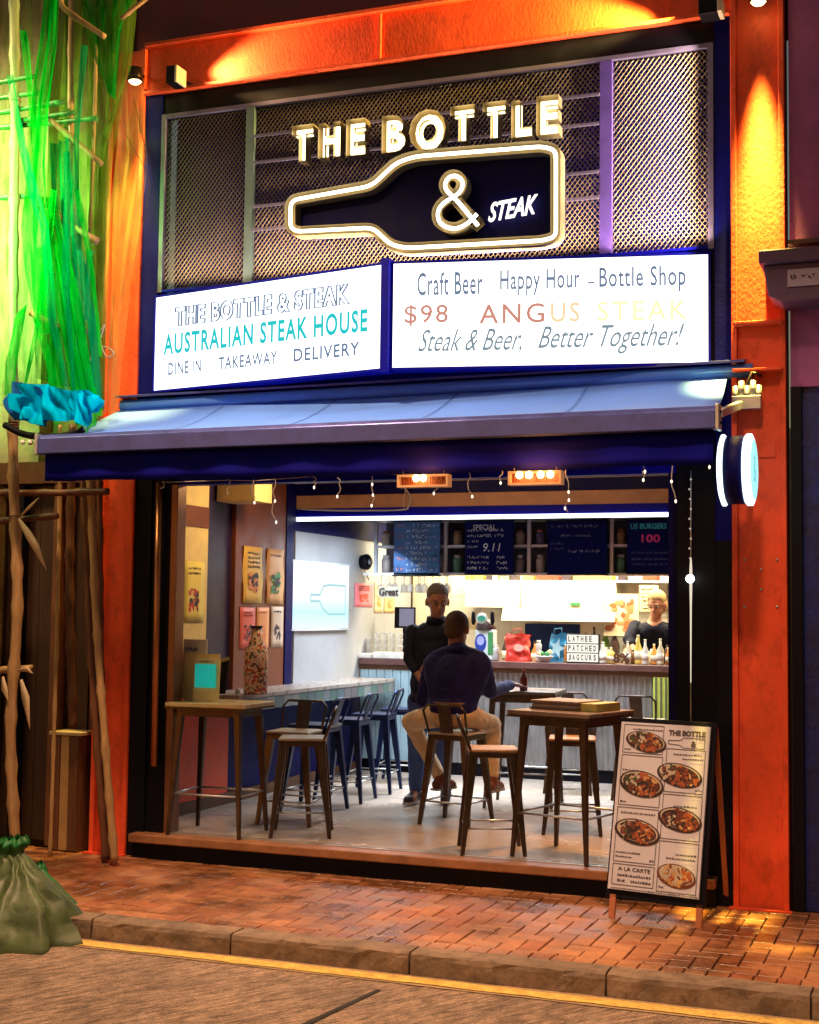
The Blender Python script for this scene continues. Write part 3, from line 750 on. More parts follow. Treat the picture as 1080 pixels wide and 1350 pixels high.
# round projecting sign
rs = thing('round_sign', 'round projecting sign with a glowing pale cyan face beside the right column', 'round sign', (-1.05, -.55, 2.37))
cx, cy, cz, rad = -1.07, -.52, 2.375, .205
FCY = glow('cyan_face', (.42, .90, 1.0), 1.1); FWH = glow('white_rim', (.85, 1.0, 1.0), 2.4)
MB().lathe((cx - .095, cy, cz), [(.02, 0), (rad - .02, .0), (rad - .01, .005), (rad - .01, .10), (rad - .02, .105)], 40, (1, 0, 0)).build('drum', NAVYD, rs)
MB().lathe((cx + .011, cy, cz), [(rad - .012, 0), (rad, .01), (rad, .035), (rad - .03, .047)], 40, (1, 0, 0)).build('face_ring', FWH, rs)
MB().lathe((cx + .055, cy, cz), [(.01, 0), (rad - .035, .0), (rad - .034, .004)], 40, (1, 0, 0)).build('face', FCY, rs)
MB().lathe((cx - .128, cy, cz), [(rad - .03, 0), (rad, .01), (rad, .024), (rad - .012, .032)], 40, (1, 0, 0)).build('rear_ring', FWH, rs)
MB().tube([(cx - .02, cy + rad - .02, cz + .08), (cx - .02, -.05, cz + .08)], .014).build('bracket', METAL, rs)
MB().tube([(cx - .02, cy + rad - .02, cz - .08), (cx - .02, -.05, cz - .08)], .014).build('bracket', METAL, rs)
for dz in (-.10, .06): MB().lathe((cx + .04, cy + rad + .0, cz + dz), [(.012, 0), (.012, .02)], 8, (0, 1, 0)).build('knob', METAL, rs)
q_ = XU.cross(ZU)
MB().text('&', (cx + .0605, cy - .05, cz - .07), YU, ZU, .15, .11, offset=.0).build('emblem', glow('emblem_teal', (.18, .66, .68), .9), rs)

# two marquee strips with bulbs under the awning
def marquee(px0, px1, py0, py1, bulbs, lab):
    a = at(px0, py1, Y=-1.07); b = at(px1, py0, Y=-1.07); y = -1.07
    t = thing('marquee_light', lab, 'marquee light', tuple(a), 0, 'marquee lights under the awning')
    FR = mat('marquee_frame', (.75, .45, .25), .4)
    fr = MB()
    for bx_ in ((a.x, b.x, a.z, a.z + .012), (a.x, b.x, b.z - .012, b.z), (a.x, a.x + .012, a.z + .0125, b.z - .0125), (b.x - .012, b.x, a.z + .0125, b.z - .0125)):
        fr.box(bx_[0], bx_[1], y - .02, y + .05, bx_[2], bx_[3])
    fr.build('frame', FR, t)
    MB().box(a.x + .013, b.x - .013, y + .02, y + .03, a.z + .013, b.z - .013).build('back_plate', mat('marquee_plate', (.45, .12, .05), .4), t)
    random.seed(px0)
    mb = MB(); x = a.x + .02
    while x < b.x - .04:
        w = random.uniform(.012, .02); h = (b.z - a.z) * .55
        mb.line([(x, y + .018, a.z + .02), (x, y + .018, a.z + .02 + h), (x + w, y + .018, a.z + .02 + h * random.choice((1, .5))), (x + w, y + .018, a.z + .02)], .004, NF)
        x += w + .014
    mb.build('lettering', mat('marquee_ink', (.08, .01, .005), .5), t)
    for f in bulbs:
        c = Vector((a.x + (b.x - a.x) * f, y - .02, a.z + (b.z - a.z) * .70))
        MB().ball(c, .021, 6).build('bulb', glow('marquee_bulb', (1, .62, .22), 16), t)
        point('marquee_glow', c + Vector((0, .035, .04)), 1.2, (1, .34, .03), .03)
    MB().tube([Vector((a.x + .03, y, b.z)), Vector((a.x + .03, y, b.z + .02))], .004, 5).build('hanger', METAL, t)
    MB().tube([Vector((b.x - .03, y, b.z)), Vector((b.x - .03, y, b.z + .02))], .004, 5).build('hanger', METAL, t)
marquee(525, 592, 625, 643, (.38, .52), 'left marquee strip light with two glowing bulbs under the awning')
marquee(671, 741, 620, 640, (.22, .40, .62, .80), 'right marquee strip light with four glowing bulbs under the awning')
MB()
cb = MB().tube(smoothp([at(534, 644, Y=2.55), at(541, 655, Y=2.55), at(538, 667, Y=2.55), at(528, 672, Y=2.55), at(450, 673, Y=2.55), at(392, 671, Y=2.55)], 4), .008, 6).build('cable', WIREW)
tag(cb, 'white cable curving along the brown header beam', 'cable')

# ------------------------------------------------------------------ bar counter
ct = thing('bar_counter', 'long bar counter with corrugated metal front and dark wood top', 'bar counter', (-3.4, 4.2, 0))
MB().box(XL + .01, XR - .01, 4.10, 4.62, 1.03, 1.09).build('counter_top', mat('counter_wood', (.12, .055, .05), .3, var=.4, scale=4, stretch=(1, 8, 1)), ct, .006)
MB().box(XL + .01, XR - .01, 4.13, 4.16, .985, 1.029).build('apron', WOODD, ct)
mb = MB(); rows = []
n = 520
for i in range(n + 1):
    x = XL + .35 + (XR - XL - .4) * i / n; y = 4.175 + .014 * math.cos(i * 2 * math.pi / 7)
    rows.append([(x, y, .12), (x, y, .984)])
o = mb.grid(rows).build('corrugated_sheet', GALV, ct); o['kind'] = 'stuff'
for k in range(9):
    MB().box(XL + .02 + k * .085, XL + .10 + k * .085, 4.135, 4.16, .12, .983).build('front_board', mat('pale_blue_board', (.34, .50, .60), .45), ct, .003)
MB().box(XL + .01, XR - .01, 4.2, 4.5, .0, .119).build('plinth', BLACK, ct)
MB().box(at(862, 900, Y=4.16).x, XR, 4.13, 4.158, .12, .984).build('end_panel', mat('lime_panel', (.55, .62, .10), .5), ct)
for k in range(5):
    MB().box(at(862, 900, Y=4.16).x + .02 + k * .045, at(862, 900, Y=4.16).x + .035 + k * .045, 4.118, 4.129, .13, .98).build('slat', mat('end_slat', (.12, .12, .08), .5), ct)

# overhead shelf frame
of = thing('overhead_shelf', 'white steel overhead shelf rack hung above the bar counter', 'shelf rack', (-3.7, 4.1, 1.93))
SHW = mat('rack_white', (.62, .66, .74), .35, metal=.2)
zt2, zb2 = 2.425, 1.925
xs_ = [at(p, 720, Y=4.08).x for p in (496, 588, 698, 807)] + [XR - .02]
MB().box(xs_[0], XR - .02, 4.06, 4.36, zt2, zt2 + .025).build('top_rail', SHW, of)
MB().box(xs_[0], XR - .02, 4.06, 4.36, zb2 - .022, zb2).build('bottom_rail', SHW, of)
MB().box(xs_[0] - .1, xs_[1], 4.0, 4.05, zb2 - .03, zb2 - .005).build('end_rail', WHITE, of)
for x in xs_: MB().box(x - .016, x + .016, 4.062, 4.10, zb2 + .001, zt2 - .001).build('upright', SHW, of)
for a, b in zip(xs_, xs_[1:]): MB().box(a + .017, b - .017, 4.07, 4.34, 2.165, 2.19).build('middle_shelf', SHW, of)
MB().box(xs_[0], XR - .02, 4.345, 4.36, zb2 + .001, zt2 - .001).build('rack_back', mat('rack_back', (.10, .09, .14), .5), of)
# jars and boxes in the rack
random.seed(21)
JC = [(.7, .62, .5), (.35, .3, .3), (.5, .35, .2), (.12, .3, .2), (.2, .15, .3), (.75, .7, .6)]
jw = ['cream', 'grey', 'amber', 'green', 'purple', 'white']
BAYS = [('at the far left of the rack', 499, 520), ('left of the second chalkboard', 596, 611), ('between second and third boards', 704, 722), ('right of the second chalkboard', 678, 694), ('left of the burgers board', 812, 826), ('right of the first chalkboard', 577, 590)]
k = 0
for bn, pa, pb in BAYS:
    for lev, zz in (('upper', 2.192), ('lower', 1.927)):
        c = JC[k % 6]; x = at((pa + pb) / 2, 720, Y=4.15).x; r = min(.045, abs(at(pb, 720, Y=4.15).x - at(pa, 720, Y=4.15).x) * .42)
        o = thing('jar', '%s %s jar on the %s rack shelf %s' % ('stout' if lev == 'lower' else 'small', jw[k % 6], lev, bn), 'jar', (x, 4.15, zz), 0, 'jars on the overhead rack')
        h = .17 if lev == 'lower' else .14
        MB().lathe((x, 4.15, zz), [(r * .9, 0), (r, .01), (r, h * .7), (r * .7, h * .85)], 12).build('glass_body', mat('jar_%d' % k, c, .25), o)
        MB().lathe((x, 4.15, zz), [(r * .75, h * .851), (r * .75, h)], 12).build('lid', mat('jar_lid_%d' % k, (.5, .5, .5) if k % 2 else (.3, .12, .05), .4), o)
        k += 1
# chalkboards
def scribble(mb, a, w, h, y, nrm=NF, sw=.004, u=XU):
    sw *= 1.45
    x = 0
    while x < w:
        cw = random.uniform(.35, .7) * h
        P = [a + u * (x + random.random() * cw) + ZU * (random.random() * h) for _ in range(random.choice((3, 4, 4, 5)))]
        mb.line(P, sw, nrm); x += cw * 1.15
        if random.random() < .16: x += h * .6
CHW = mat('chalk_white', (.85, .90, .95), .9, emit=None); CHC = mat('chalk_cyan', (.05, .55, .65), .9); CHM = mat('chalk_magenta', (.75, .06, .32), .9); CHY = mat('chalk_pink', (.7, .3, .3), .9)
CHG = mat('chalk_faint', (.18, .20, .42), .9)
def board(px0, px1, py0, py1, lab, face, fn):
    a = at(px0, py1, Y=4.0); b = at(px1, py0, Y=4.0); y = 4.0
    t = thing('chalkboard', lab, 'chalkboard', (a.x, y, a.z), 0, 'chalkboard menus over the bar')
    f = MB().box(a.x, b.x, y, y + .02, a.z, b.z).build('slate', face, t)
    mb = MB()
    for bx_ in ((a.x - .012, b.x + .012, a.z - .012, a.z - .001), (a.x - .012, b.x + .012, b.z + .001, b.z + .012)): mb.box(bx_[0], bx_[1], y - .006, y + .02, bx_[2], bx_[3])
    mb.build('edging', BLACK, t)
    fn(t, a, b, y - .002)
SL1 = mat('slate_blue', (.07, .15, .36), .6, var=.45, spec=.1); SL2 = mat('slate_dark', (.006, .008, .09), .8, spec=.05)
random.seed(31)
def f1(t, a, b, y):
    m1 = MB(); m2 = MB(); m3 = MB(); H = b.z - a.z; Wd = b.x - a.x
    for i in range(9):
        z = b.z - (i + 1) * H / 9.6
        scribble(m1, Vector((a.x + Wd * (.27 if i else .42), y, z)), Wd * (.46 if i else .36), H * .075, y, sw=.0035)
        scribble(m2 if i % 2 else m1, Vector((a.x + Wd * .78, y, z)), Wd * .16, H * .06, y, sw=.003)
        if i % 2 == 0: scribble(m3, Vector((a.x + Wd * .05, y, z)), Wd * .16, H * .08, y, sw=.0035)
    m1.build('writing', CHW, t); m2.build('writing', CHC, t); m3.build('writing', CHY, t)
def f2(t, a, b, y):
    m1 = MB(); H = b.z - a.z; Wd = b.x - a.x
    m1.text('SPECIAL', Vector((a.x + Wd * .16, y, b.z - H * .16)), XU, ZU, H * .10, Wd * .48, offset=.01, shear=.1)
    m1.text('9.11', Vector((a.x + Wd * .38, y, a.z + H * .42)), XU, ZU, H * .16, Wd * .36, shear=.2)
    for i in range(8):
        z = b.z - (i + 1.9) * H / 9.6
        if i < 4: scribble(m1, Vector((a.x + Wd * .04, y, z)), Wd * .22, H * .05, y, sw=.0035)
        if i in (0, 1, 5, 6, 7): scribble(m1, Vector((a.x + Wd * (.3 if i < 4 else .05), y, z)), Wd * (.5 if i < 4 else .42), H * .06, y, sw=.004)
        if i > 4: scribble(m1, Vector((a.x + Wd * .66, y, z)), Wd * .2, H * .06, y, sw=.004)
    m1.build('writing', CHW, t)
def f3(t, a, b, y):
    m1 = MB(); m2 = MB(); H = b.z - a.z; Wd = b.x - a.x
    scribble(m1, Vector((a.x + Wd * .06, y, b.z - H * .12)), Wd * .8, H * .06, y, sw=.003)
    scribble(m1, Vector((a.x + Wd * .22, y, b.z - H * .30)), Wd * .5, H * .05, y, sw=.0025)
    scribble(m1, Vector((a.x + Wd * .36, y, a.z + H * .40)), Wd * .52, H * .06, y, sw=.0035)
    for z in (.55, .45): scribble(m2, Vector((a.x + Wd * .05, y, a.z + H * z)), Wd * .2, H * .05, y, sw=.003)
    m1.build('writing', mat('chalk_dim', (.45, .45, .62), .9), t); m2.build('writing', CHG, t)
def f4(t, a, b, y):
    m1 = MB(); m2 = MB(); m3 = MB(); H = b.z - a.z; Wd = b.x - a.x
    m1.text('US BURGERS', Vector((a.x + Wd * .06, y, b.z - H * .16)), XU, ZU, H * .11, Wd * .66, offset=.03)
    m2.text('100', Vector((a.x + Wd * .26, y, b.z - H * .42)), XU, ZU, H * .16, Wd * .34, offset=.03)
    for z in (.36, .24, .14): scribble(m3, Vector((a.x + Wd * .08, y, a.z + H * z)), Wd * .7, H * .045, y, sw=.003)
    m1.build('writing', CHC, t); m2.build('price', CHM, t); m3.build('writing', CHG, t)
board(519, 580, 688, 758, 'pale blue chalkboard menu with rows of white writing, leftmost over the bar', SL1, f1)
board(613, 677, 687, 756, 'dark chalkboard headed SPECIAL in bold white chalk', SL2, f2)
board(722, 800, 687, 756, 'dark chalkboard with faint sparse writing, third from the left', SL2, f3)
board(827, 900, 686, 755, 'dark chalkboard with cyan heading and magenta 100 at the right', SL2, f4)

# hanging wine glasses under the rack
GLS = mat('clear_glass', (.80, .80, .78), .08, metal=.0, var=.05)
GLS.node_tree.nodes['Principled BSDF'].inputs['Alpha'].default_value = .55
def glassy(x, y, z, lab):
    t = thing('wine_glass', lab, 'wine glass', (x, y, z), 0, 'wine glasses hanging under the rack')
    MB().lathe((x, y, z), [(.034, 0), (.030, -.004), (.005, -.01)], 12).build('foot', GLS, t)
    MB().lathe((x, y, z), [(.005, -.0101), (.004, -.07), (.007, -.08)], 8).build('stem', GLS, t)
    MB().lathe((x, y, z), [(.007, -.0801), (.03, -.10), (.037, -.13), (.032, -.17), (.030, -.17)], 12).build('bowl', GLS, t)
for i in range(13):
    if i < 10:
        w_ = ['leftmost', 'second', 'third', 'fourth', 'fifth', 'sixth', 'seventh', 'eighth', 'ninth', 'tenth'][i]
        lab = '%s of the front row of wine glasses hanging under the rack' % w_
        glassy(at(503 + i * 9.5, 765, Y=4.12).x, 4.12 + (i % 2) * .03, zb2 - .023, lab)
    else:
        lab = '%s of the three wine glasses in the rear hanging row' % ['left', 'middle', 'right'][i - 10]
        glassy(at(520 + (i - 10) * 34, 765, Y=4.26).x, 4.26, zb2 - .023, lab)

# ------------------------------------------------------------------ left wall pieces
def wall_card(px0, px1, py0, py1, lab, name, col, fn, cat='poster', X=XL + .02, ripple=0.0, dx=.006):
    a = at(px0, py1, X=X); b = at(px1, py0, X=X); xx = X + dx
    mb = MB(); rows = []
    for i in range(7):
        z = a.z + (b.z - a.z) * i / 6
        rows.append([(xx + ripple * math.sin(i * 1.4 + j), a.y + (b.y - a.y) * j / 4 + ripple * .8 * math.sin(i * 1.1), z) for j in range(5)])
    p = mb.grid(rows).build(name, mat(name + '_paper', col, .6, var=.08)); tag(p, lab, cat)
    s = p.modifiers.new('thickness', 'SOLIDIFY'); s.thickness = .002; s.offset = -1
    H = b.z - a.z; L = b.y - a.y; pr = []
    fn(p, a, L, H, xx + ripple + .0015)
    return p
def prn(p, mb, m): mb.build('print', m, p)
IK = mat('ink_dark', (.05, .03, .04), .7); IR = mat('ink_red', (.55, .05, .03), .6); IO = mat('ink_orange', (.75, .25, .08), .6); IG = mat('ink_green', (.05, .25, .08), .6); IB = mat('ink_blue', (.05, .15, .45), .6)
def mtext(mb, s, x, y, z, h, w): mb.text(s, (x, y, z), YU, ZU, h, w, offset=.01)
def blobs(mb, x, a, L, H, fy, fz, r, n, seed):
    random.seed(seed)
    for _ in range(n):
        c = Vector((x + random.uniform(0, .0005), a.y + L * (fy + random.uniform(-r, r)), a.z + H * (fz + random.uniform(-r, r) * .8)))
        mb.disc(c, L * random.uniform(.03, .09), H * random.uniform(.02, .05), YU, ZU, 8)
def pg(seed, c1, c2, heads=3):
    def fn(p, a, L, H, x):
        m1 = MB(); m2 = MB(); random.seed(seed)
        for i in range(heads): scribble(m1, Vector((x, a.y + L * .2, a.z + H * (.86 - i * .08))), L * .6, H * .045, x, nrm=XU, sw=.004, u=YU)
        blobs(m2, x, a, L, H, .5, .38, .22, 26, seed); blobs(m1, x + .0006, a, L, H, .5, .36, .2, 12, seed + 1)
        prn(p, m1, c1); prn(p, m2, c2)
    return fn
wall_card(241, 269, 741, 821, 'yellow poster with red and brown pictures, leftmost on the left wall', 'poster', (.80, .66, .16), pg(1, IK, IR, 2), X=XL)
wall_card(319, 346, 722, 795, 'wavy yellow poster with orange print, upper left of the pillar', 'poster', (.82, .52, .12), pg(2, IK, IO, 4), ripple=.006)
wall_card(350, 374, 725, 796, 'tan paper poster with small green emblem, upper right of the pillar', 'poster', (.70, .38, .16), pg(3, IK, IG, 1), ripple=.006)
wall_card(315, 336, 801, 856, 'red poster with dark figure, lower left of the pillar', 'poster', (.72, .14, .10), pg(4, IR, IK, 2))
wall_card(337, 354, 801, 855, 'orange flyer in the middle of the lower pillar row', 'poster', (.78, .32, .12), pg(5, IO, IO, 1))
wall_card(356, 373, 800, 854, 'pale beige flyer with grey drawing, lower right of the pillar', 'poster', (.62, .46, .34), pg(6, IK, IK, 1))
wall_card(467, 491, 770, 800, 'pink notice on the grey wall right of the wall screen', 'notice', (.85, .22, .26), pg(7, IR, IR, 3), X=XL)
wall_card(493, 505, 768, 808, 'narrow cream notice right of the pink one', 'notice', (.80, .62, .36), pg(8, IO, IO, 2), X=XL)
wall_card(506, 520, 778, 808, 'square tan notice near the hanging wine glasses', 'notice', (.72, .48, .24), pg(9, IO, IO, 1), X=XL)
# lit screen on wall
X0 = XL + .001
a = at(386, 829, X=X0 + .03); b = at(461, 747, X=X0 + .03)
ts = thing('wall_screen', 'bright white and cyan screen glowing on the grey left wall', 'screen', (X0, a.y, a.z))
def screen_mat():
    m = bpy.data.materials.new('screen_picture'); m.use_nodes = True; t = m.node_tree; n = t.nodes; n.clear()
    tc = n.new('ShaderNodeTexCoord'); sp = n.new('ShaderNodeSeparateXYZ'); t.links.new(tc.outputs['Generated'], sp.inputs[0])
    r = n.new('ShaderNodeValToRGB'); e = r.color_ramp.elements
    e[0].position = 0; e[0].color = (.75, .98, .98, 1); e[1].position = .62; e[1].color = (1, 1, 1, 1)
    x = r.color_ramp.elements.new(.25); x.color = (.55, .93, .95, 1)
    t.links.new(sp.outputs[2], r.inputs[0]); em = n.new('ShaderNodeEmission'); em.inputs[1].default_value = 1.35
    em.inputs[1].default_value = 1.25; t.links.new(r.outputs[0], em.inputs[0]); o = n.new('ShaderNodeOutputMaterial'); t.links.new(em.outputs[0], o.inputs[0]); return m
MB().box(X0, X0 + .025, a.y, b.y, a.z, b.z).build('panel', screen_mat(), ts)
mb = MB()
mb.box(X0, X0 + .03, a.y - .02, b.y + .02, a.z - .02, a.z - .001); mb.box(X0, X0 + .03, a.y - .02, b.y + .02, b.z + .001, b.z + .02)
mb.build('frame', mat('screen_frame', (.5, .52, .54), .4), ts)
L_s = b.y - a.y; H_s = b.z - a.z
P = [(.30, .52), (.46, .52), (.52, .66), (.62, .68), (.93, .68), (.93, .22), (.62, .22), (.52, .30), (.46, .42), (.30, .42)]
MB().line([Vector((X0 + .027, a.y + L_s * u_, a.z + H_s * v_)) for u_, v_ in P + P[:1]], .022, XU).build('picture', glow('screen_logo', (.50, .80, .84), .95), ts)
# speaker camera above
p = at(483, 741, X=XL + .05)
sp_ = thing('wall_speaker', 'small black round speaker fixed high on the grey wall', 'speaker', tuple(p))
MB().lathe((XL, p.y, p.z), [(.02, 0), (.07, .01), (.08, .07), (.05, .10)], 14, (1, -.3, 0)).build('shell', BLACK, sp_)
MB().lathe((XL + .10, p.y - .03, p.z), [(.03, 0), (.02, .012)], 12, (1, -.3, 0)).build('cone', GALV, sp_)
MB().tube([(XL + .02, p.y, p.z - .06), (XL + .03, p.y + .12, p.z - .17)], .008).build('cable', GALV, sp_)
# till monitor
p = at(534, 815, Y=4.55)
mt = thing('till_monitor', 'small black till monitor on the bar behind the standing man', 'monitor', (p.x, 4.55, 1.09))
MB().box(p.x - .11, p.x + .11, 4.54, 4.57, p.z - .10, p.z + .11).build('shell', BLACK, mt, .006)
MB().box(p.x - .055, p.x + .10, 4.534, 4.539, p.z - .08, p.z + .095).build('screen', mat('monitor_screen', (.12, .12, .22), .2, emit=(.3, .3, .42), es=.5), mt)
MB().box(p.x - .02, p.x + .02, 4.545, 4.565, 1.091, p.z - .101).build('stand', BLACK, mt)

# wall ledge
ld = thing('wall_ledge', 'long drinking ledge with plank front along the left wall', 'ledge', (XL, 2.3, .9))
MB().box(XL - .0, XL + .42, .85, 4.05, .872, .905).build('top', LEDGE, ld, .003)
y = .87; random.seed(2)
PK = [mat('plank_%d' % i, c, .4, var=.2) for i, c in enumerate([(.13, .15, .17), (.09, .13, .15), (.19, .20, .20), (.12, .11, .12), (.08, .14, .13)])]
while y < 4.0:
    MB().box(XL + .395, XL + .415, y, y + .148, .775, .871).build('plank', random.choice(PK), ld, .002); y += .152

# ------------------------------------------------------------------ furniture
def make_table(name, label, loc, rz, w, d, h, topm, legm=METAL, legs=None):
    t = thing(name, label, 'bar table', loc, rz)
    MB().box(-w / 2, w / 2, -d / 2, d / 2, h - .03, h).build('table_top', topm, t, .006, local=True)
    MB().box(-w / 2 - .004, w / 2 + .004, -d / 2 - .004, d / 2 + .004, h - .042, h - .031).build('edge_band', legm, t, local=True)
    MB().box(-w / 2 + .06, w / 2 - .06, -d / 2 + .06, d / 2 - .06, h - .095, h - .043).build('apron', legm, t, .004, local=True)
    for sx in (-1, 1):
        for sy in (-1, 1):
            a = Vector((sx * (w / 2 - .085), sy * (d / 2 - .085), h - .05)); b = Vector((sx * (w / 2 - .03), sy * (d / 2 - .03), 0.0))
            P = []
            for c, r in ((b, .012), (a, .024)):
                for ex, ey in ((-1, -1), (1, -1), (1, 1), (-1, 1)): P.append(c + Vector((ex * r, ey * r, 0)))
            MB().hexa(P).build('leg', legm, t, .004, local=True)
    z = .28; q = lambda s_: s_ - .045
    for p0, p1 in (((-1, -1), (1, -1)), ((1, -1), (1, 1)), ((1, 1), (-1, 1)), ((-1, 1), (-1, -1))):
        MB().tube([(p0[0] * q(w / 2), p0[1] * q(d / 2), z), (p1[0] * q(w / 2), p1[1] * q(d / 2), z)], .008, 6).build('crossbar', GALV, t, local=True)
    return t
make_table('bar_table', 'tall square bar table with pale top at the left of the open front', (-4.76, .16, 0), R(2), .60, .50, .905, mat('pale_table_wood', (.60, .46, .24), .3, var=.25, scale=7, stretch=(1, 7, 1)))
make_table('bar_table', 'tall metal bar table in the right foreground beside the menu board', (-2.28, .30, 0), R(-16), .60, .60, .93, mat('grey_table_wood', (.24, .17, .13), .3, var=.25, scale=7, stretch=(1, 7, 1)))
make_table('bar_table', 'bar table further in that the seated man leans on', (-3.22, 2.45, 0), R(6), .60, .60, .93, mat('dark_table_wood', (.16, .13, .12), .3))

def make_stool(label, seatm, mm, back_h=.20):
    t = thing('bar_stool', label, 'bar stool', (0, 0, -20), 0, 'metal bar stools'); h = .67; s = .165
    MB().box(-s, s, -s, s, h - .018, h).build('seat', seatm, t, .012, local=True)
    MB().box(-s + .004, s - .004, -s + .004, s - .004, h - .055, h - .019).build('seat_frame', mm, t, .006, local=True)
    for sx in (-1, 1):
        for sy in (-1, 1):
            a = Vector((sx * (s - .035), sy * (s - .035), h - .03)); b = Vector((sx * (s + .035), sy * (s + .035), 0))
            P = []
            for c, r in ((b, .013), (a, .030)):
                for ex, ey in ((-1, -1), (1, -1), (1, 1), (-1, 1)): P.append(c + Vector((ex * r, ey * r, 0)))
            MB().hexa(P).build('leg', mm, t, .004, local=True)
    k = s + .015
    for p0, p1 in (((-1, -1), (1, -1)), ((1, -1), (1, 1)), ((1, 1), (-1, 1)), ((-1, 1), (-1, -1))):
        MB().tube([(p0[0] * k, p0[1] * k, .17), (p1[0] * k, p1[1] * k, .17)], .007, 6).build('footrest', GALV, t, local=True)
    # low looped back rising from the rear edge (+y)
    P = [Vector((-s + .01, s - .02, h - .02)), Vector((-s - .005, s + .05, h + back_h - .04)), Vector((-s + .03, s + .06, h + back_h)),
         Vector((s - .03, s + .06, h + back_h)), Vector((s + .005, s + .05, h + back_h - .04)), Vector((s - .01, s - .02, h - .02))]
    MB().tube(P, .0095, 8).build('back_loop', mm, t, local=True)
    MB().hexa([Vector(p) for p in ((-.05, s - .01, h - .002), (.05, s - .01, h - .002), (.05, s + .0, h - .002), (-.05, s + .0, h - .002),
              (-.055, s + .05, h + back_h), (.055, s + .05, h + back_h), (.055, s + .06, h + back_h), (-.055, s + .06, h + back_h))]).build('back_splat', mm, t, .003, local=True)
    return t
PROTO_W = make_stool('x', WOOD, METAL); PROTO_M = make_stool('x', mat('pale_seat', (.36, .28, .20), .35, var=.2), METAL); PROTO_B = make_stool('x', METALB, METALB)
G1 = 'metal bar stools'
def place(proto, x, y, rz, lab, used=[]):
    if proto.name in used: return dup(proto, (x, y, 0), rz, lab, G1)
    used.append(proto.name); proto.location = (x, y, 0); proto.rotation_euler = (0, 0, rz); proto['label'] = lab
place(PROTO_M, -4.50, .82, R(5), 'brown metal stool with its looped back facing the street behind the left table')
place(PROTO_M, -4.21, .36, R(-68), 'brown metal stool turned sideways right of the left table')
place(PROTO_M, -3.40, 1.30, R(172), 'metal stool the man in the navy shirt sits on')
place(PROTO_W, -2.80, .26, R(112), 'wooden seat stool in the centre foreground left of the right table')
place(PROTO_W, -2.52, 1.28, R(14), 'wooden seat stool pushed in behind the right table')
place(PROTO_M, -2.42, 3.25, R(176), 'metal stool at the bar counter on the far right')
place(PROTO_M, -3.08, 3.45, R(184), 'metal stool at the bar counter behind the third table')
for i, (y, lab) in enumerate(((1.45, 'nearest'), (2.10, 'second'), (2.75, 'third'), (3.45, 'farthest'))):
    place(PROTO_B, -4.62 - .02 * i, y, R(-88 + 3 * i), '%s of the four dark blue metal stools along the wall ledge' % lab)
# menus stacked on the right table
tr = thing('menu_stack', 'low stack of trays and menus on the right bar table', 'stack', (-2.28, .34, .931), R(-16))
TRM = [mat('tray_brown', (.16, .10, .09), .4), mat('tray_grey', (.34, .28, .26), .35), mat('tray_yellow', (.62, .60, .18), .4)]
MB().box(-.23, .13, -.16, .18, 0, .014).build('tray', TRM[0], tr, .003, local=True)
MB().box(-.22, .12, -.15, .17, .0145, .030).build('tray', TRM[1], tr, .003, local=True)
MB().box(-.21, .12, -.15, .17, .0305, .046).build('tray', TRM[0], tr, .003, local=True)
MB().box(-.225, .125, -.155, .175, .0465, .058).build('tray', TRM[1], tr, .003, local=True)
MB().box(.135, .25, -.13, .18, 0, .05).build('menu_book', TRM[2], tr, .003, local=True)
def bottle(name, x, y, z, h, r, m, lab, cat='bottle', capm=None, grp=None, labm=None):
    t = thing(name, lab, cat, (x, y, z), 0, grp)
    MB().lathe((x, y, z), [(r * .9, 0), (r, .01), (r, h * .55), (r * .4, h * .75), (r * .33, h * .92)], 12).build('body', m, t)
    MB().lathe((x, y, z), [(r * .38, h * .9201), (r * .38, h)], 10).build('cap', capm or METAL, t)
    if labm: MB().lathe((x, y, z), [(r * 1.03, h * .16), (r * 1.03, h * .45)], 12).build('sticker', labm, t)
    return t
p = at(672, 912, Z=.93)
bottle('sauce_bottle', -3.17, 2.25, .931, .17, .032, mat('brown_sauce', (.12, .02, .01), .2), 'brown sauce bottle on the table in front of the seated man', capm=mat('sauce_cap', (.4, .08, .04), .4))

# items on the left table and ledge
p = at(262, 918, Y=.12)
dp = thing('menu_display', 'yellow folded menu display with a cyan square on the left table', 'menu display', (-5.0, .2, .906))
YC = mat('display_yellow', (.82, .68, .30), .5, var=.1); WC = mat('display_white', (.80, .76, .62), .5)
def vcard(pxa, pxb, pyt, y, m, nm, zb=.906, lean=.02, parent=dp):
    a = at(pxa, 900, Y=y); b = at(pxb, 900, Y=y); zt_ = at((pxa + pxb) / 2, pyt, Y=y).z
    return MB().slab([(a.x, y, zb), (b.x, y, zb), (b.x, y + lean, zt_), (a.x, y + lean, zt_)], (0, .012, 0)).build(nm, m, parent)
vcard(239, 270, 843, .30, WC, 'back_card'); c = vcard(241, 287, 862, .22, YC, 'middle_card'); c = vcard(255, 288, 868, .15, YC, 'front_card')
a = at(257, 906, Y=.148); b = at(285, 876, Y=.148)
MB().box(a.x, b.x, .142, .146, a.z, b.z).build('cyan_square', mat('cyan_print_glow', (.0, .75, .72), .5, emit=(0, .8, .75), es=.25), c)  # printed square given a faint glow of its own
mb = MB(); random.seed(8); scribble(mb, Vector((a.x + .02, .1455, b.z + .012)), .12, .012, .1455, sw=.003); mb.build('print', IR, c)
random.seed(9); c2_ = MB(); scribble(c2_, Vector((at(243, 860, Y=.29).x, .29, at(243, 858, Y=.29).z)), .10, .03, .29, sw=.004); c2_.build('print', IB, dp)
bd = thing('menu_stand', 'dark open menu leaning beside the yellow display', 'menu stand', (-4.9, .3, .906))
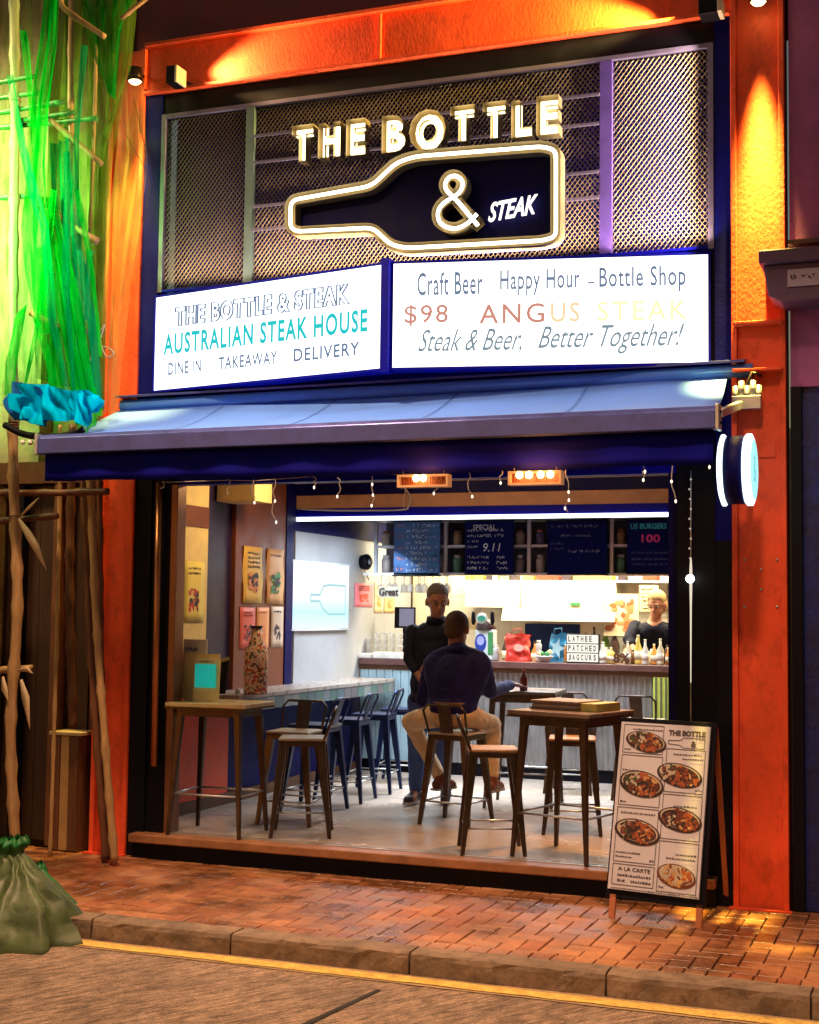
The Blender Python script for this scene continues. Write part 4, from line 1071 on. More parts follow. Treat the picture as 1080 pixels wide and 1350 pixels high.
MB().slab([at(288, 915, Y=.34), at(296, 915, Y=.34), at(302, 868, Y=.34), at(290, 870, Y=.34)], (0, .015, 0)).build('cover', BLACK, bd)
MB().slab([at(288, 870, Y=.335), at(301, 866, Y=.335), at(302, 870, Y=.335), at(289, 874, Y=.335)], (0, .006, 0)).build('edge', LETIN, bd)
# painted bottle
pb = thing('painted_bottle', 'large bottle shaped ornament printed with colourful drawings on the ledge', 'bottle ornament', (-5.05, 1.05, .905))
x, y = at(337, 905, Y=1.05).x, 1.05
def paint_mat():
    m = mat('painted_glass', (.72, .50, .38), .35); t = m.node_tree; n = t.nodes; b = n['Principled BSDF']
    tc = n.new('ShaderNodeTexCoord'); v = n.new('ShaderNodeTexVoronoi'); v.inputs['Scale'].default_value = 62
    t.links.new(tc.outputs['Object'], v.inputs['Vector']); r = n.new('ShaderNodeValToRGB'); r.color_ramp.interpolation = 'CONSTANT'
    r.color_ramp.elements[0].color = (.75, .5, .36, 1); r.color_ramp.elements[1].position = .72; r.color_ramp.elements[1].color = (.6, .05, .03, 1)
    for pz, c in ((.36, (.10, .05, .04, 1)), (.46, (.78, .6, .45, 1)), (.60, (.08, .12, .06, 1)), (.66, (.75, .35, .12, 1))):
        e = r.color_ramp.elements.new(pz); e.color = c
    t.links.new(v.outputs['Color'], r.inputs[0]); t.links.new(r.outputs[0], b.inputs['Base Color']); return m
MB().lathe((x, y, .905), [(.085, 0), (.092, .01), (.092, .30), (.085, .34), (.045, .42), (.040, .505)], 20).build('body', paint_mat(), pb)
MB().lathe((x, y, .905), [(.046, .5051), (.046, .52)], 14).build('cap', BLACK, pb)
MB().ball((x - .13, y - .05, .930), .024, 6).build('ornament', WC, pb)

# ------------------------------------------------------------------ things on the bar
def bb(px): return at(px, 860, Y=4.3).x
CT = 1.091
tp = thing('beer_tap', 'white beer tap tower with a blue badge on the bar right of the seated man', 'beer tap', (bb(641), 4.28, CT))
x = bb(641)
MB().box(x - .09, x + .10, 4.22, 4.34, CT, CT + .30).build('tower', mat('tap_white', (.70, .78, .82), .25), tp, .02)
MB().lathe((x, 4.28, CT + .301), [(.10, 0), (.09, .05), (.05, .09), (.0, .10)], 16).build('crown', mat('tap_dark', (.08, .05, .06), .3), tp)
MB().lathe((x - .01, 4.20, CT + .40), [(.055, 0), (.055, .02)], 20, (0, -1, 0)).build('top_badge', mat('tap_badge', (.75, .86, .84), .3), tp)
MB().disc((x - .01, 4.179, CT + .40), .04, .028, XU, ZU).build('badge_print', mat('badge_green', (.05, .35, .25), .4), tp)
MB().disc((x - .03, 4.218, CT + .17), .058, .085, XU, ZU).build('blue_badge', mat('badge_blue', (.02, .05, .35), .4), tp)
MB().disc((x - .03, 4.216, CT + .19), .038, .045, XU, ZU).build('badge_ring', mat('badge_ring', (.35, .40, .75), .4), tp)
MB().box(x + .045, x + .095, 4.212, 4.219, CT + .06, CT + .27).build('green_badge', IG, tp)
for dx in (-.10, .09): MB().lathe((x + dx, 4.21, CT + .34), [(.012, 0), (.022, .03), (.02, .11), (.01, .13)], 10).build('tap_handle', BLACK, tp)
def bag(px, py, w, h, m, lab, name='paper_bag', tilt=0.0, y=4.3):
    x = bb(px); t = thing(name, lab, 'bag', (x, y, CT), R(tilt))
    P = [(-w, -.07, 0), (w, -.07, 0), (w, .07, 0), (-w, .07, 0), (-w * 1.05, -.06, h), (w * 1.1, -.06, h * .93), (w * .95, .06, h), (-w, .06, h * .95)]
    rows = []
    for i in range(15):
        f = i / 14; row = []
        for j in range(33):
            a_ = 2 * math.pi * j / 32; c_, s_ = math.cos(a_), math.sin(a_)
            k_ = (abs(c_) ** 4 + abs(s_) ** 4) ** -.25
            q_ = Vector((c_ * k_ * w * (1.0 - .10 * f), s_ * k_ * .07 * (1 - .5 * f * f), h * f))
            q_ += Vector((NZ(q_ * 14 + Vector((px, 0, 0))), NZ(q_ * 14 + Vector((0, px, 0))), NZ(q_ * 11) * (.8 if i == 14 else .25))) * .045 * min(1, f * 3 + .2)
            row.append(q_)
        rows.append(row)
    MB().grid(rows, False).build('bag_body', m, t, local=True)
    MB().tube([(-w * .4, -.065, h), (-w * .35, -.07, h + .05), (w * .3, -.07, h + .06), (w * .35, -.065, h)], .005, 5).build('handle', m, t, local=True)
    return t
bg = bag(683, 0, .125, .25, mat('red_bag', (.70, .05, .03), .45, var=.2, bump=.3, bscale=15), 'crumpled red carrier bag on the bar right of the beer tap', tilt=8)
MB().disc((.02, -.100, .13), .05, .035, XU, ZU, 12).build('print', mat('bag_print', (.85, .45, .35), .5), bg, local=True)
bg = bag(735, 0, .11, .26, mat('blue_bag', (.05, .30, .55), .45, var=.3), 'blue carrier bag printed with a pale star on the bar', tilt=-6, y=4.42)
st = [Vector((.09 * (1 if i % 2 == 0 else .42) * math.sin(i * math.pi / 5 + .3), -.105, .13 + .10 * (1 if i % 2 == 0 else .42) * math.cos(i * math.pi / 5 + .3))) for i in range(10)]
MB().poly(st[::-1]).build('star_print', mat('star_print', (.45, .72, .85), .5), bg, local=True)
# letter board
x = bb(771)
lb = thing('letter_board', 'small lightbox letter board with three rows of black letters on the bar', 'letter board', (x, 4.22, CT))
MB().box(x - .155, x + .155, 4.22, 4.26, CT, CT + .27).build('case', BLACK, lb, .003)
for r_, s_ in enumerate(('JAGCURS', 'PATCHED', 'LATHEE')):
    z = CT + .012 + r_ * .086
    pl = MB().box(x - .148, x + .148, 4.213, 4.219, z, z + .078).build('light_panel', glow('letterboard_white', (1, .95, .82), 1.1), lb)
    for k_, ch in enumerate(s_):
        MB().text(ch, (x - .135 + k_ * .040, 4.211, z + .014), XU, ZU, .052, .024, offset=.03).build('letter', IK, pl)
# bottles and glasses along the bar
BC = [('yellow', (.80, .62, .15)), ('cream', (.80, .72, .50)), ('amber', (.55, .22, .05)), ('white', (.78, .76, .66)), ('orange', (.80, .35, .08))]
LBL = mat('sticker_white', (.8, .76, .66), .5)
spec = [(796, .20, .04, 3, 'squat white'), (806, .15, .045, 0, 'small yellow'), (829, .21, .03, 1, 'slim cream'), (841, .27, .034, 0, 'tall yellow'), (852, .23, .032, 3, 'plain white'), (862, .19, .03, 4, 'orange'), (872, .24, .034, 1, 'broad cream'), (881, .16, .028, 2, 'short amber'), (889, .22, .03, 0, 'slender yellow')]
for i, (px, h, r, ci, w_) in enumerate(spec):
    bottle('bottle', bb(px), 4.26 + (i % 2) * .06, CT, h, r, mat('bottle_glass_%d' % i, BC[ci][1], .2), '%s bottle %s at the right end of the bar' % (w_, ['beside the letter board', 'just right of the letter board', 'by the bar worker elbow', 'before the bar worker', 'in the bottle cluster', 'between two cream bottles', 'in the rear cluster', 'near the post', 'nearest the post'][i]), capm=WC, grp='bottles on the bar', labm=LBL)
# R sign (wood letters)
rl = thing('letter_ornament', 'carved letter ornament standing among the bottles on the bar', 'ornament', (bb(817), 4.2, CT))
MB().text('R', (bb(811), 4.2, CT + .12), XU, ZU, .09, .065, offset=.03, extrude=.008).build('letter', WOODD, rl)
MB().text('8%', (bb(812), 4.2, CT + .01), XU, ZU, .09, .15, offset=.03, extrude=.008).build('letter', WOODD, rl)
# lemon/greens bowl
bw_ = thing('fruit_bowl', 'bowl of limes and lemons on the bar between blue bag and letter board', 'bowl', (bb(722), 4.2, CT))
MB().lathe((bb(722), 4.2, CT), [(.04, 0), (.08, .05), (.085, .06)], 16).build('bowl', WHITE, bw_)
random.seed(4)
for k in range(7):
    MB().ball((bb(722) + random.uniform(-.05, .05), 4.2 + random.uniform(-.04, .04), CT + .07 + random.uniform(0, .03)), .025, 5).build('fruit', IG if k % 3 == 0 else YC, bw_)
# left end: stacks of glasses, tray
random.seed(14)
for i, px in enumerate((484, 496, 506, 516, 526)):
    t = thing('glass_stack', '%s of the stacked tumblers at the left end of the bar' % ['first', 'second', 'third', 'fourth', 'fifth'][i], 'glass stack', (bb(px), 4.32, CT), 0, 'stacked tumblers on the bar')
    for k in range(4 if i else 3):
        MB().lathe((bb(px), 4.32, CT + k * .062), [(.028, 0), (.034, .055), (.036, .06)], 12).build('tumbler', GLS, t)
o = MB().box(bb(468), bb(498), 4.12, 4.24, CT, CT + .045).build('white_tray', WHITE, bevel=.004); tag(o, 'white rectangular tray at the left end of the bar', 'tray')
o = MB().box(bb(500), bb(537), 4.13, 4.23, CT, CT + .06).build('napkin_box', mat('napkin_white', (.85, .85, .82), .5), bevel=.004); tag(o, 'white napkin box on the bar left of the standing man', 'napkin box')
bottle('bottle', bb(477), 4.42, CT, .22, .035, mat('bottle_green', (.03, .25, .15), .2), 'green bottle at the far left end of the bar', grp='bottles on the bar', capm=WC)

# row on the back counter
bcn = thing('back_counter', 'white back counter below the tiled kitchen wall', 'counter', (-3.2, 5.4, 0))
MB().box(-4.9, XR - .01, 5.22, 5.58, 1.0, 1.04).build('top', WHITE, bcn)
MB().box(-4.9, XR - .01, 5.26, 5.58, .0, .999).build('cabinet', GREYW, bcn)
PB = [(636, 'yellow', .16, .04), (664, 'dark', .22, .035), (705, 'amber', .18, .04), (770, 'yellow', .30, .05), (783, 'dark', .34, .035), (797, 'green', .36, .04), (810, 'dark', .33, .05), (824, 'cream', .26, .04), (868, 'orange', .30, .04), (884, 'white', .34, .04), (548, 'white', .30, .04), (560, 'green', .22, .035)]
PC = {'yellow': (.8, .6, .1), 'dark': (.05, .03, .03), 'amber': (.5, .2, .04), 'green': (.15, .3, .05), 'cream': (.8, .7, .45), 'orange': (.8, .32, .06), 'white': (.8, .78, .7)}
PN = ['just right of the beer tap', 'between beer tap and red bag', 'behind the red bag', 'left above the letter board', 'centred above the letter board', 'right above the letter board', 'left of the carved ornament', 'behind the ornament', 'behind the bar worker', 'behind the post end', 'behind the standing man', 'at the shoulder of the standing man']
for i, (px, cn, h, r_) in enumerate(PB):
    bottle('bottle', at(px, 860, Y=5.3).x, 5.32 + .04 * (i % 2), 1.041, h + .04, r_, mat('back_bottle_%d' % i, PC[cn], .25), '%s bottle on the back counter %s' % (cn, PN[i]), capm=(METAL, WC)[i % 2], grp='bottles on the back counter', labm=LBL if i % 3 else None)
CL = [(604, 4.30, 'stack of brown paper cups behind the seated man', 'cup', .16, .04, (.32, .18, .08)), (656, 4.24, 'steel shaker right against the beer tap', 'shaker', .15, .035, (.5, .5, .5)),
      (708, 4.36, 'tall white straw holder behind the fruit bowl', 'straw holder', .20, .03, (.8, .78, .72)), (746, 4.34, 'orange squeeze bottle between blue bag and letter board', 'squeeze bottle', .17, .03, (.8, .28, .05)),
      (799, 4.40, 'yellow tin half hidden behind the squat bottle', 'tin', .12, .045, (.8, .62, .1)), (834, 4.38, 'dark beer mug among the bottles', 'mug', .13, .045, (.16, .07, .03)),
      (858, 4.42, 'pale candle jar in the middle of the bottle cluster', 'candle jar', .14, .045, (.82, .74, .5)), (878, 4.40, 'small dark pepper mill near the end of the bar', 'pepper mill', .18, .025, (.06, .03, .02))]
for px, y, lab, cat, h, r_, c in CL:
    t = thing(cat.replace(' ', '_'), lab, cat, (bb(px), y, CT)); m_ = mat('clutter_' + cat.replace(' ', '_'), c, .35, var=.25)
    MB().lathe((bb(px), y, CT), [(r_ * .85, 0), (r_, h * .08), (r_ * .92, h * .55), (r_, h * .8), (r_ * .7, h * .86)], 14).build('body', m_, t)
    MB().lathe((bb(px), y, CT), [(r_ * .72, h * .861), (r_ * .6, h)], 12).build('lid', METAL if 'dark' in lab else WC, t)
# kitchen wall: hood, shelf of boxes, posters
hdx = thing('extractor_hood', 'white steel extractor hood on the back wall above the pass', 'hood', (-3.6, 5.4, 1.45))
a = at(613, 780, Y=5.3).x; b = at(812, 780, Y=5.3).x
HW = mat('hood_white', (.86, .78, .58), .25, var=.04)
MB().box(a, b, 5.30, 5.58, 1.60, 1.86).build('hood_body', HW, hdx, .004)
MB().slab([(a - .03 + .45, 5.22, 1.47), (a - .03 + .45, 5.58, 1.47), (a - .03 + .45, 5.58, 1.598), (a - .03 + .45, 5.29, 1.598)], (b - a - .42, 0, 0)).build('hood_lip', HW, hdx, .004)
MB().box(a + .6, a + .61, 5.294, 5.299, 1.61, 1.85).build('panel_joint', GALV, hdx)
MB().box(at(752, 790, Y=5.29).x, at(765, 790, Y=5.29).x, 5.285, 5.294, 1.63, 1.66).build('green_sticker', IG, hdx)
ps = struct(MB().box(at(690, 850, Y=5.5).x, at(762, 850, Y=5.5).x, 5.56, 5.584, 1.05, 1.44), 'pass_dark_sheet', mat('pass_dark', (.01, .02, .08), .5, spec=.1))  # flat dark sheet, its colour stands in for the shade inside the pass
sh = thing('back_shelf', 'narrow shelf of boxes high on the back wall', 'shelf', (-3.4, 5.4, 1.87))
MB().box(at(610, 770, Y=5.3).x, XR - .01, 5.30, 5.58, 1.865, 1.885).build('board', WHITE, sh)
BX = [(612, 9, .07, 'lime'), (622, 14, .08, 'yellow'), (640, 6, .06, 'dark'), (648, 7, .08, 'cream'), (658, 12, .08, 'olive'), (673, 7, .08, 'dark'), (688, 14, .09, 'yellow'), (706, 30, .075, 'red'), (740, 12, .07, 'dark'), (755, 52, .09, 'yellow'), (814, 10, .09, 'dark'), (828, 18, .09, 'cream'), (850, 16, .09, 'red'), (870, 18, .09, 'cream')]
BCOL = {'lime': (.55, .62, .10), 'yellow': (.85, .72, .12), 'dark': (.06, .04, .05), 'cream': (.82, .74, .55), 'olive': (.4, .36, .2), 'red': (.55, .06, .03)}
for i, (px, w_, h, cn) in enumerate(BX):
    a_ = at(px, 768, Y=5.32).x; b_ = at(px + w_, 768, Y=5.32).x
    o = MB().box(a_, b_, 5.34, 5.5, 1.886, 1.886 + h).build('box', mat('box_%d' % i, BCOL[cn], .45, var=.3, scale=20), bevel=.003)
    nx = BX[i - 1][3] if i else 'wall end'
    tag(o, '%s %s box on the back shelf, %s' % ('wide' if w_ > 25 else 'small', cn, 'first at the left end' if i == 0 else 'number %s from the left after a %s one' % (['', 'two', 'three', 'four', 'five', 'six', 'seven', 'eight', 'nine', 'ten', 'eleven', 'twelve', 'thirteen', 'fourteen'][i], nx)), 'box', 'boxes on the back shelf')
# food pictures and balloon at right of hood
fp = thing('food_poster', 'poster with brown food photo on the back wall right of the hood', 'poster', (at(815, 800, Y=5.28).x, 5.28, 1.6))
a = at(796, 838, Y=5.27); b = at(842, 783, Y=5.27)
MB().box(a.x, b.x, 5.27, 5.276, a.z, b.z).build('sheet', mat('poster_cream', (.80, .66, .42), .5), fp)
mb = MB(); m2 = MB(); random.seed(17)
for _ in range(26):
    c = Vector((random.uniform(a.x + .04, b.x - .05), 5.267 - random.random() * .001, random.uniform(a.z + .05, b.z - .08)))
    (mb if _ % 2 else m2).disc(c, random.uniform(.02, .05), random.uniform(.015, .035), XU, ZU, 9)
mb.build('print', mat('food_brown', (.42, .12, .04), .5), fp); m2.build('print', mat('food_orange', (.65, .25, .10), .5), fp)
o = MB().box(at(843, 800, Y=5.27).x, at(868, 800, Y=5.27).x, 5.27, 5.276, 1.58, 1.84).build('price_list', mat('price_list', (.80, .72, .36), .5)); tag(o, 'yellow price list right of the food poster', 'poster')
mb = MB(); random.seed(19)
for k in range(6): scribble(mb, Vector((at(846, 800, Y=5.27).x, 5.268, 1.60 + k * .038)), .12, .016, 5.268, sw=.004)
mb.build('print', IK, o)
o = MB().box(at(617, 800, Y=4.6).x, at(629, 800, Y=4.6).x, 4.6, 4.61, 1.38, 1.50).build('yellow_card', YC); tag(o, 'yellow card standing behind the beer tap', 'card')
o = MB().text('Great', (at(500, 787, Y=4.05).x, 4.05, 1.70), XU, ZU, .075, .20, offset=.02, extrude=.004).build('word_sign', IK); tag(o, 'small dark word sign hanging beside the wine glasses', 'sign')
MB().box(at(500, 787, Y=4.05).x - .01, at(500, 787, Y=4.05).x + .22, 4.056, 4.062, 1.68, 1.79).build('backing', WC, o)

# ------------------------------------------------------------------ menu A-board
A = {k: None for k in 'abcd'}
yb_, yt_ = -.62, -.44
a0 = at(801, 1171, Y=-.585); b0 = at(921, 1186, Y=-.66)
a1 = at(820, 951, Y=-.40); b1 = at(935, 961, Y=-.46)
ab = thing('menu_board', 'tilted folding menu board with food pictures standing on the pavement', 'menu board', (a0.x + .25, -.5, ZP))
u = (b0 - a0).normalized(); v = ((a1 + b1) / 2 - (a0 + b0) / 2); v = (v - u * v.dot(u)).normalized(); n = u.cross(v).normalized()
Wb = (b0 - a0).length; Hb = (a1 - a0).length
def AB(x, y, z=0): return a0 + u * (x * Wb) + v * (y * Hb) + n * z
MB().slab([AB(-.03, -.05, -.022), AB(1.06, -.05, -.022), AB(1.06, 1.03, -.022), AB(-.03, 1.03, -.022)], -n * .02).build('panel', BLACK, ab, .003)
sheet = MB().slab([AB(0, 0, -.018), AB(1, 0, -.018), AB(1, 1, -.018), AB(0, 1, -.018)], n * .016).build('menu_sheet', mat('menu_paper', (.58, .57, .66), .35, var=.06), ab)
# legs front (in plane) and rear leg
WLEG = mat('board_leg_wood', (.42, .14, .06), .5)
for fx in (.02, .97):
    P0 = AB(fx, -.03, -.022); d = -v * ((P0.z - ZP) / v.z)
    MB().slab([P0, P0 + u * .035, P0 + u * .035 + d, P0 + d], -n * .02).build('front_leg', WLEG, ab)
for fx in (.02, 1.0):
    P0 = AB(fx, 1.0, -.045); P1 = Vector((P0.x + .0, P0.y + .42, ZP))
    MB().slab([P0, P0 + u * .03, P1 + u * .03, P1], Vector((0, .02, 0))).build('rear_leg', WLEG, ab)
mb = MB(); INKM = mat('menu_ink', (.07, .05, .07), .6)
def rect(x0, y0, x1, y1, w=.0035):
    e = .0
    mb.line([AB(x0, y0, .0006), AB(x1, y0, .0006), AB(x1, y1, .0006), AB(x0, y1, .0006), AB(x0, y0, .0006)], w, n)
rect(.04, .815, .49, .985); rect(.53, .895, .97, .985 - .0, .0); 
rect(.54, .60, .965, .855); rect(.04, .50, .50, .80); rect(.54, .325, .965, .585); rect(.04, .165, .50, .485)
rect(.54, .02, .965, .31); rect(.04, .03, .50, .15)
def mtx(s, x, y, h, w, off=.02): mb.text(s, AB(x, y, .0008), u, v, h, w, offset=off)
mtx('THE BOTTLE', .545, .935, .032, .41 * Wb, .06)
bp_ = [(.55, .905), (.55, .885), (.68, .880), (.72, .865), (.95, .865), (.95, .925), (.72, .925), (.68, .908), (.55, .905)]
mb.line([AB(x, y, .0008) for x, y in bp_], .0035, n); mtx('&', .80, .872, .035, .035, .05)
mtx('A LA CARTE', .10, .112, .022, .36 * Wb, .02)
def dashes(x, y, w, h=.011, seed=0):
    random.seed(seed); t = x
    while t < x + w:
        l = random.uniform(.012, .03); hh = h * random.uniform(.6, 1)
        mb.add([AB(t, y, .0008), AB(t + l, y, .0008), AB(t + l, y + hh / Hb, .0008), AB(t, y + hh / Hb, .0008)], [(0, 1, 2, 3)]); t += l + .008
dashes(.10, .080, .36, .014, 1); dashes(.10, .048, .08, .014, 2); dashes(.25, .048, .21, .014, 3)
for k, (x, y, w) in enumerate(((.14, .955, .33), (.62, .82, .30), (.72, .795, .22), (.06, .705, .18), (.06, .68, .28), (.66, .515, .26), (.06, .215, .26), (.06, .19, .16), (.72, .235, .22), (.62, .21, .32), (.08, .45, .38), (.06, .83, .06), (.88, .615, .06), (.06, .515, .06), (.44, .18, .05), (.56, .04, .04))):
    dashes(x, y, w, .009 if k < 11 else .010, 10 + k)
dashes(.04, .006, .92, .006, 77)
mb.build('print', INKM, sheet)
PLATE = mat('plate_dark', (.03, .02, .025), .4)
FC = [mat('food_%d' % i, c, .5) for i, c in enumerate([(.14, .03, .015), (.34, .08, .025), (.50, .28, .11), (.03, .012, .012), (.45, .38, .30), (.05, .07, .03)])]
DI = [(.30, .885, .235, .062, 1, 0), (.70, .70, .255, .070, 2, 0), (.285, .63, .255, .078, 3, 0), (.74, .44, .245, .070, 4, 0), (.28, .345, .26, .075, 5, 0), (.745, .115, .215, .068, 6, 1)]
for cx_, cy_, rx, ry, sd, pale in DI:
    d = MB(); rot = -.16; c_, s_ = math.cos(rot), math.sin(rot); uu = (u * c_ + v * s_); vv = (v * c_ - u * s_)
    c = AB(cx_, cy_, .0012)
    d.mat(3 if not pale else 0); d.disc(c, rx * Wb, ry * Hb, uu, vv, 30)
    d.mat(4); d.disc(c + n * .0004 + vv * .006, rx * Wb * .9, ry * Hb * .82, uu, vv, 30)
    d.mat(3 if not pale else 4); d.disc(c + n * .0008 + vv * .003, rx * Wb * .84, ry * Hb * .74, uu, vv, 30)
    random.seed(sd)
    for k in range(75):
        th = random.random() * 6.283; rr_ = math.sqrt(random.random()) * .80
        cc = c + uu * (rx * Wb * rr_ * math.cos(th)) + vv * (ry * Hb * rr_ * math.sin(th)) + n * (.001 + k * .00002)
        hot = math.cos(th) * rr_
        d.mat(random.choice((0, 0, 1, 1, 2) if hot > -.2 else (4, 5, 0, 3, 4)) if not pale else random.choice((1, 2, 2, 4, 0)))
        a2 = random.random() * 3.14; e1 = uu * math.cos(a2) + vv * math.sin(a2); e2 = vv * math.cos(a2) - uu * math.sin(a2)
        d.disc(cc, random.uniform(.008, .022), random.uniform(.004, .012), e1, e2, 7)
    d.build('dish_picture', FC, sheet)
# ------------------------------------------------------------------ people
def capsule(mb, p0, p1, r0, r1, n=14, flat=None):
    """rounded tapered limb; flat=(axis vector, factor) squashes the section"""
    a, b = Vector(p0), Vector(p1); d = (b - a); L = d.length; d.normalize(); u, w = frame_of(a, b)
    prof = [(-math.cos(t), math.sin(t), 0) for t in [i * math.pi / 10 for i in range(0, 6)]]
    ring = [(a + d * (c * r0), s_ * r0) for c, s_, _ in prof] + [(b + d * (-math.cos(t) * r1), math.sin(t) * r1) for t in [math.pi / 2 + i * math.pi / 10 for i in range(0, 6)]]
    vs = []; fs = []
    for c, r in ring:
        r = max(r, 1e-4)
        for j in range(n):
            t = 2 * math.pi * j / n; o = (u * math.cos(t) + w * math.sin(t)) * r
            if flat: ax = flat[0]; o = o - ax * o.dot(ax) * (1 - flat[1])
            vs.append(c + o)
    for i in range(len(ring) - 1):
        for j in range(n): fs.append((i * n + j, i * n + (j + 1) % n, (i + 1) * n + (j + 1) % n, (i + 1) * n + j))
    fs += [tuple(range(n - 1, -1, -1)), tuple(range((len(ring) - 1) * n, len(ring) * n))]
    mb.add(vs, fs)
def ellip(mb, c, rx, ry, rz, rot=None, n=14):
    c = Vector(c); rot = rot or Matrix.Identity(3); vs = []; fs = []
    for i in range(n + 1):
        ph = math.pi * i / n
        for j in range(n): 
            t = 2 * math.pi * j / n
            vs.append(c + rot @ Vector((rx * max(math.sin(ph), 1e-3) * math.cos(t), ry * max(math.sin(ph), 1e-3) * math.sin(t), -rz * math.cos(ph))))
    for i in range(n):
        for j in range(n): fs.append((i * n + j, i * n + (j + 1) % n, (i + 1) * n + (j + 1) % n, (i + 1) * n + j))
    fs += [tuple(range(n - 1, -1, -1)), tuple(range(n * n, n * n + n))]
    mb.add(vs, fs)
def fuse(mb, name, m, parent, voxel=.009, smooth=6, fold=0.0):
    """melt overlapping shapes into one continuous surface"""
    me0 = mb.mesh('tmp', m); o = bpy.data.objects.new('tmp', me0); COL.objects.link(o)
    r = o.modifiers.new('r', 'REMESH'); r.mode = 'VOXEL'; r.voxel_size = voxel
    s = o.modifiers.new('s', 'SMOOTH'); s.factor = .5; s.iterations = smooth
    if fold:
        tx = bpy.data.textures.new('folds', 'CLOUDS'); tx.noise_scale = .07; tx.noise_depth = 2
        d = o.modifiers.new('d', 'DISPLACE'); d.texture = tx; d.strength = fold; d.mid_level = .5; d.texture_coords = 'LOCAL'
    bpy.context.view_layer.update()
    me = bpy.data.meshes.new_from_object(o.evaluated_get(bpy.context.evaluated_depsgraph_get()))
    bpy.data.objects.remove(o); bpy.data.meshes.remove(me0); me.name = name
    me.materials.clear(); me.materials.append(m); me.polygons.foreach_set('use_smooth', [True] * len(me.polygons))
    ob = bpy.data.objects.new(name, me); COL.objects.link(ob)
    if parent is not None:
        ob.parent = parent; ob.matrix_parent_inverse = WM[parent.name].inverted()
    WM[ob.name] = Matrix.Identity(4); return ob
def hand(mb, wrist, d, palm_n, side, s=1.0, curl=.5):
    """palm and five unequal bent fingers; d points from wrist to fingers, palm_n out of the palm, side +1/-1 for the thumb side"""
    d = Vector(d).normalized(); pn = Vector(palm_n); pn = (pn - d * pn.dot(d)).normalized(); sd = d.cross(pn) * side
    w = Vector(wrist)
    capsule(mb, w, w + d * .045 * s, .026 * s, .034 * s, 12, (pn, .5)); capsule(mb, w + d * .04 * s, w + d * .075 * s, .038 * s, .038 * s, 12, (pn, .38))
    for k, (off, L) in enumerate(((.030, .070), (.010, .080), (-.010, .074), (-.030, .058))):
        p = w + d * .085 * s + sd * off * s; dd = d
        for seg, r in ((.42, .0092), (.33, .0085), (.25, .0075)):
            dd = (dd + pn * curl * .55).normalized(); q2 = p + dd * L * seg * s; capsule(mb, p, q2, r * s, r * .93 * s, 8); p = q2
    p = w + d * .03 * s + sd * .03 * s; dd = (d * .75 + sd * .75 + pn * .2).normalized()
    for L, r in ((.038, .013), (.030, .0105), (.022, .0095)):
        q2 = p + dd * L * s; capsule(mb, p, q2, r * s, r * .9 * s, 8); p = q2; dd = (dd + d * .35 + pn * .15 * curl).normalized()
def head(mb, c, fwd, up=ZU, s=1.0):
    """skull, jaw, nose, brow, lips, ears; returns rotation"""
    f = Vector(fwd).normalized(); r = f.cross(Vector(up)).normalized(); uu = r.cross(f).normalized()
    M = Matrix((r, f, uu)).transposed(); c = Vector(c); P = lambda x, y, z: c + M @ (Vector((x, y, z)) * s)
    ellip(mb, P(0, -.008, .025), .077 * s, .096 * s, .092 * s, M); ellip(mb, P(0, .018, -.045), .058 * s, .068 * s, .072 * s, M)
    ellip(mb, P(0, .055, -.088), .028 * s, .028 * s, .022 * s, M)
    capsule(mb, P(0, .088, .012), P(0, .108, -.028), .009 * s, .014 * s, 8); ellip(mb, P(0, .104, -.030), .019 * s, .014 * s, .010 * s, M)
    capsule(mb, P(-.035, .084, .022), P(.035, .084, .022), .010 * s, .010 * s, 8)
    capsule(mb, P(-.020, .080, -.062), P(.020, .080, -.062), .008 * s, .008 * s, 8); capsule(mb, P(-.017, .078, -.073), P(.017, .078, -.073), .009 * s, .009 * s, 8)
    for sx in (-1, 1): ellip(mb, P(sx * .080, -.008, -.008), .011 * s, .022 * s, .033 * s, M, 10)
    return M, P
def face_parts(P, M, s, parent, hairc, hair=True, bald=False):
    EW = mat('eye_white', (.30, .26, .23), .5); ED = mat('eye_iris', (.05, .03, .02), .2)
    for sx in (-1, 1):
        e = MB(); ellip(e, P(sx * .031, .079, .002), .013 * s, .010 * s, .0085 * s, M, 10); eo = e.build('eye', EW, parent)
        e = MB(); ellip(e, P(sx * .031, .0865, .002), .006 * s, .004 * s, .006 * s, M, 8); e.build('iris', ED, eo)
        MB().tube([P(sx * .015, .098, .027), P(sx * .032, .099, .033), P(sx * .048, .088, .028)], .0035 * s, 6).build('eyebrow', hairc, parent)
    MB().tube([P(-.022, .0875, -.0672), P(0, .0895, -.0668), P(.022, .0875, -.0672)], .0028 * s, 6).build('lips', mat('lip_skin', (.22, .07, .05), .5), parent)

SKIN = mat('skin_brown', (.24, .085, .045), .5, var=.12, bump=.1, bscale=80)
SKIN2 = mat('skin_tan', (.28, .12, .07), .5, var=.12, bump=.1, bscale=80)
HAIRD = mat('hair_dark', (.045, .018, .010), .7, var=.4, bump=.6, bscale=160)
HAIRG = mat('hair_grey', (.10, .075, .065), .7, var=.4, bump=.6, bscale=160)
SHIRT = mat('navy_shirt', (.010, .009, .085), .75, var=.3, bump=.9, bscale=9, stretch=(1, 1, 2.6), spec=.2)
KHAKI = mat('khaki_cloth', (.62, .44, .26), .75, var=.25, bump=.9, bscale=10)
JEANS = mat('denim', (.03, .06, .20), .75, var=.35, bump=.2, bscale=60)
JACK = mat('dark_jacket', (.006, .007, .022), .75, var=.3, bump=.9, bscale=9, stretch=(1, 1, 2.6), spec=.2)
SLV = mat('pale_green_sleeve', (.42, .52, .40), .7, var=.2)
SHOE = mat('brown_leather', (.16, .045, .02), .4, var=.3)
